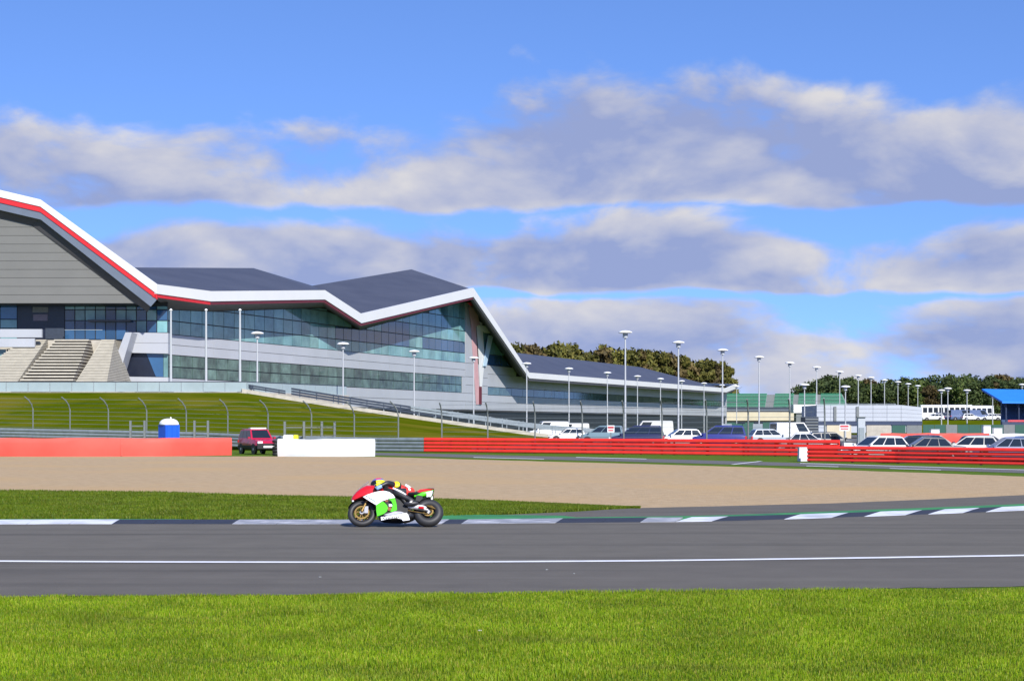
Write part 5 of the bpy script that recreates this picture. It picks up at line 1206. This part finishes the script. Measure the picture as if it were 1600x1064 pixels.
# rider: one continuous body in a tuck, hung off to the far side
rider = root('person', 'rider in red, black and yellow leathers and helmet tucked on the motorcycle', 'person')
J = dict(pel=(.37, -.09, .80), sp1=(.46, -.10, .86), sp2=(.59, -.11, .91), ch=(.73, -.12, .945), nk=(.89, -.13, .985), hd=(1.0, -.13, 1.01),
         lsh=(.73, .07, .925), lel=(.86, .235, .905), lwr=(1.02, .262, .80), lha=(1.065, .268, .76), rsh=(.74, -.30, .91), rel=(.90, -.44, .82), rwr=(1.02, -.30, .80), rha=(1.065, -.28, .76),
         lhp=(.37, .03, .78), lkn=(.735, .235, .70), lan=(.29, .215, .47), lhe=(.25, .215, .43), lto=(.41, .24, .405), rhp=(.37, -.21, .78), rkn=(.74, -.48, .62), ran=(.30, -.24, .45), rhe=(.26, -.24, .42), rto=(.42, -.25, .40))
RAD = dict(pel=.125, sp1=.125, sp2=.135, ch=.135, nk=.075, hd=.075, lsh=.085, lel=.058, lwr=.042, lha=.042, rsh=.085, rel=.058, rwr=.042, rha=.042, lhp=.10, lkn=.078, lan=.058, lhe=.05, lto=.04, rhp=.10, rkn=.078, ran=.058, rhe=.05, rto=.04)
ED = [('pel', 'sp1'), ('sp1', 'sp2'), ('sp2', 'ch'), ('ch', 'nk'), ('nk', 'hd'), ('ch', 'lsh'), ('lsh', 'lel'), ('lel', 'lwr'), ('lwr', 'lha'), ('ch', 'rsh'), ('rsh', 'rel'), ('rel', 'rwr'), ('rwr', 'rha'),
      ('pel', 'lhp'), ('lhp', 'lkn'), ('lkn', 'lan'), ('lan', 'lhe'), ('lan', 'lto'), ('pel', 'rhp'), ('rhp', 'rkn'), ('rkn', 'ran'), ('ran', 'rhe'), ('ran', 'rto')]
names = list(J); me = bpy.data.meshes.new('skeleton'); me.from_pydata([J[k] for k in names], [(names.index(a), names.index(b)) for a, b in ED], [])
sk = bpy.data.objects.new('skeleton', me); col.objects.link(sk); md = sk.modifiers.new('skin', 'SKIN'); md.use_smooth_shade = True
if not me.skin_vertices: me.attributes.new('skin', 'FLOAT', 'POINT')
for i, k in enumerate(names):
    v = me.skin_vertices[0].data[i]; v.radius = (RAD[k], RAD[k]); v.use_root = (k == 'pel')
sb = sk.modifiers.new('sub', 'SUBSURF'); sb.levels = 2; sb.render_levels = 2
bpy.context.view_layer.update(); body = bpy.data.meshes.new_from_object(sk.evaluated_get(bpy.context.evaluated_depsgraph_get())); bpy.data.objects.remove(sk)
body.name = 'body'; body.materials.clear()
for k in ('redl', 'leather', 'whitel', 'yellow'): body.materials.append(C[k])
segs = [(Vector(J[a]), Vector(J[b]), a, b) for a, b in ED]
def nearest(p):
    best = (9, None, 0)
    for a, b, na, nb in segs:
        d = b - a; t = max(0, min(1, (p - a).dot(d) / d.length_squared)); q = (p - (a + d * t)).length - (RAD[na] * (1 - t) + RAD[nb] * t)
        if q < best[0]: best = (q, (na, nb), t)
    return best
for f in body.polygons:
    q, e, t = nearest(f.center); mi = 0
    if e[1] in ('lel', 'rel'): mi = 1 if t > .25 else 0
    elif e[1] in ('lwr', 'rwr', 'lha', 'rha'): mi = 1
    elif e[1] in ('lkn', 'rkn'): mi = 1 if t > .35 else 0
    elif e[1] in ('lan', 'ran', 'lhe', 'rhe', 'lto', 'rto'): mi = 1
    elif e[1] in ('nk', 'hd'): mi = 1
    f.material_index = mi; f.use_smooth = True
bo_ = bpy.data.objects.new('body', body); col.objects.link(bo_); bo_.parent = rider
def rpart(mb, name, mat, smooth=60, parent=None): return mb.build(name, mat, parent or rider, smooth=smooth)
# white stripe down the lower leg, yellow shoulder patch with black ring, hip patch
lk, la_ = Vector(J['lkn']), Vector(J['lan'])
mb = MB(); mb.tube([lk.lerp(la_, .02) + Vector((.01, .055, .055)), lk.lerp(la_, .35) + Vector((0, .055, .05)), lk.lerp(la_, .62) + Vector((0, .05, .042))], [.02, .026, .018], 8); rpart(mb, 'leg_stripe', C['whitel'])
def disc(name, c, n, rad, mat, th=.02, parent=None):
    c, n = Vector(c), Vector(n).normalized(); u = n.orthogonal().normalized(); w = n.cross(u); mb = MB(); rings = []
    for rr_, h in ((rad, -th), (rad, 0), (rad * .75, th * .5), (rad * .3, th * .75)): rings.append([c + n * h + (u * math.cos(2 * math.pi * j / 18) + w * math.sin(2 * math.pi * j / 18)) * rr_ for j in range(18)])
    mb.loft(rings); return rpart(mb, name, mat, 60, parent)
disc('shoulder_cup', (.68, .075, .93), (-.05, .95, .12), .105, C['leather'], .06); disc('shoulder_patch', (.68, .115, .935), (-.05, .95, .12), .078, C['yellow'], .03)
disc('hip_patch', (.42, .115, .80), (.1, .9, .3), .05, C['whitel'], .04)
mb = MB(); mb.tube([(.50, .0, .975), (.42, -.02, .93), (.36, -.03, .885)], [.03, .035, .025], 8); rpart(mb, 'back_flash', C['whitel'])
# boots and gloves
for s, an, he, to in ((1, 'lan', 'lhe', 'lto'), (-1, 'ran', 'rhe', 'rto')):
    a, h, t = Vector(J[an]), Vector(J[he]), Vector(J[to]); mb = MB(); mb.tube([h + Vector((-.05, 0, .0)), h + Vector((.02, 0, .0)), t.lerp(h, .4), t + Vector((.04, 0, 0)), t + Vector((.09, 0, 0))], [.03, .062, .058, .048, .02], 10); b2 = rpart(mb, 'boot', C['leather'])
    mb = MB(); mb.tube([t.lerp(h, .5) + Vector((0, s * .045, .02)), t.lerp(h, .2) + Vector((0, s * .042, .01))], .022, 8); rpart(mb, 'boot_guard', M['hub'], 60, b2)
for s, wr, ha in ((1, 'lwr', 'lha'), (-1, 'rwr', 'rha')):
    h = Vector(J[ha]); mb = MB(); mb.tube([Vector(J[wr]) - Vector((.04, 0, -.01)), h, h + Vector((.035, 0, .005))], [.042, .044, .034], 10); g_ = rpart(mb, 'glove', C['blue'])
    for k in range(4):
        y = h.y + s * (.036 - k * .024); ln = (.8, .95, 1.0, .9)[k]
        mb = MB(); mb.tube([(h.x + .02, y, h.z + .03), (h.x + .055 * ln, y, h.z + .025), (h.x + .065 * ln, y, h.z - .01), (h.x + .04, y, h.z - .03), (h.x + .015, y, h.z - .028)], .011, 6); rpart(mb, 'finger', C['leather'], 60, g_)
    mb = MB(); mb.tube([(h.x, h.y - s * .04, h.z), (h.x + .015, h.y - s * .06, h.z - .02), (h.x + .04, h.y - s * .055, h.z - .03)], .012, 6); rpart(mb, 'thumb', C['leather'], 60, g_)
# helmet
hm = empty('helmet', (1.085, -.13, 1.065), 0); hm.parent = rider; hm.rotation_euler = (0, R(12), R(4))
mb = MB(); rings = []
NTH, NPH = 12, 20
for i in range(1, NTH):
    t = math.pi * i / NTH; ring = []
    for j in range(NPH):
        a = 2 * math.pi * j / NPH; x = math.sin(t) * math.cos(a) * .155; y = math.sin(t) * math.sin(a) * .128; z = math.cos(t) * .135
        if x > .02 and z < -.02: x += .035 * min(1, (-.02 - z) / .08) * (x / .155)       # chin bar
        if x < -.03 and z > -.05: x -= .02 * (z + .05) / .18                            # spoiler at the back
        ring.append((x, y, z))
    rings.append(ring)
mb.loft(rings); ob = rpart(mb, 'shell', [C['purple'], C['yellow'], C['pinkred'], M['black']], True, hm)
for q in C, : pass
me = ob.data
for k in ('yellow', 'pinkred', 'leather'):
    if C[k].name not in [m_.name for m_ in me.materials]: me.materials.append(C[k])
idx = {m_.name: i for i, m_ in enumerate(me.materials)}
for f in me.polygons:
    c = f.center
    if c.z < .045 and c.x < .09: f.material_index = idx[C['yellow'].name]
    elif c.z > .07 and -.09 < c.x < .03: f.material_index = idx[C['pinkred'].name]
    elif c.z < -.07: f.material_index = idx[M['black'].name] if M['black'].name in idx else 0
    else: f.material_index = 0
mb = MB(); rings = []
for i in range(5):
    z = -.045 + .02 * i * 1.15; ring = []
    for j in range(11):
        a = R(-75 + 15 * j); k = math.sqrt(max(0, 1 - (z / .135) ** 2)); ring.append((math.cos(a) * .162 * k, math.sin(a) * .134 * k, z))
    rings.append(ring)
mb.loft(rings, cap=False, closed=False); rpart(mb, 'visor', M['blackgloss'], True, hm)
# face behind the visor
mb = MB(); mb.lathe([(.03, -.1), (.075, -.07), (.085, 0), (.075, .06), (.03, .09)], 12, (.03, 0, 0)); rpart(mb, 'face', pm('skin_tone', (.45, .28, .2), .6), True, hm)
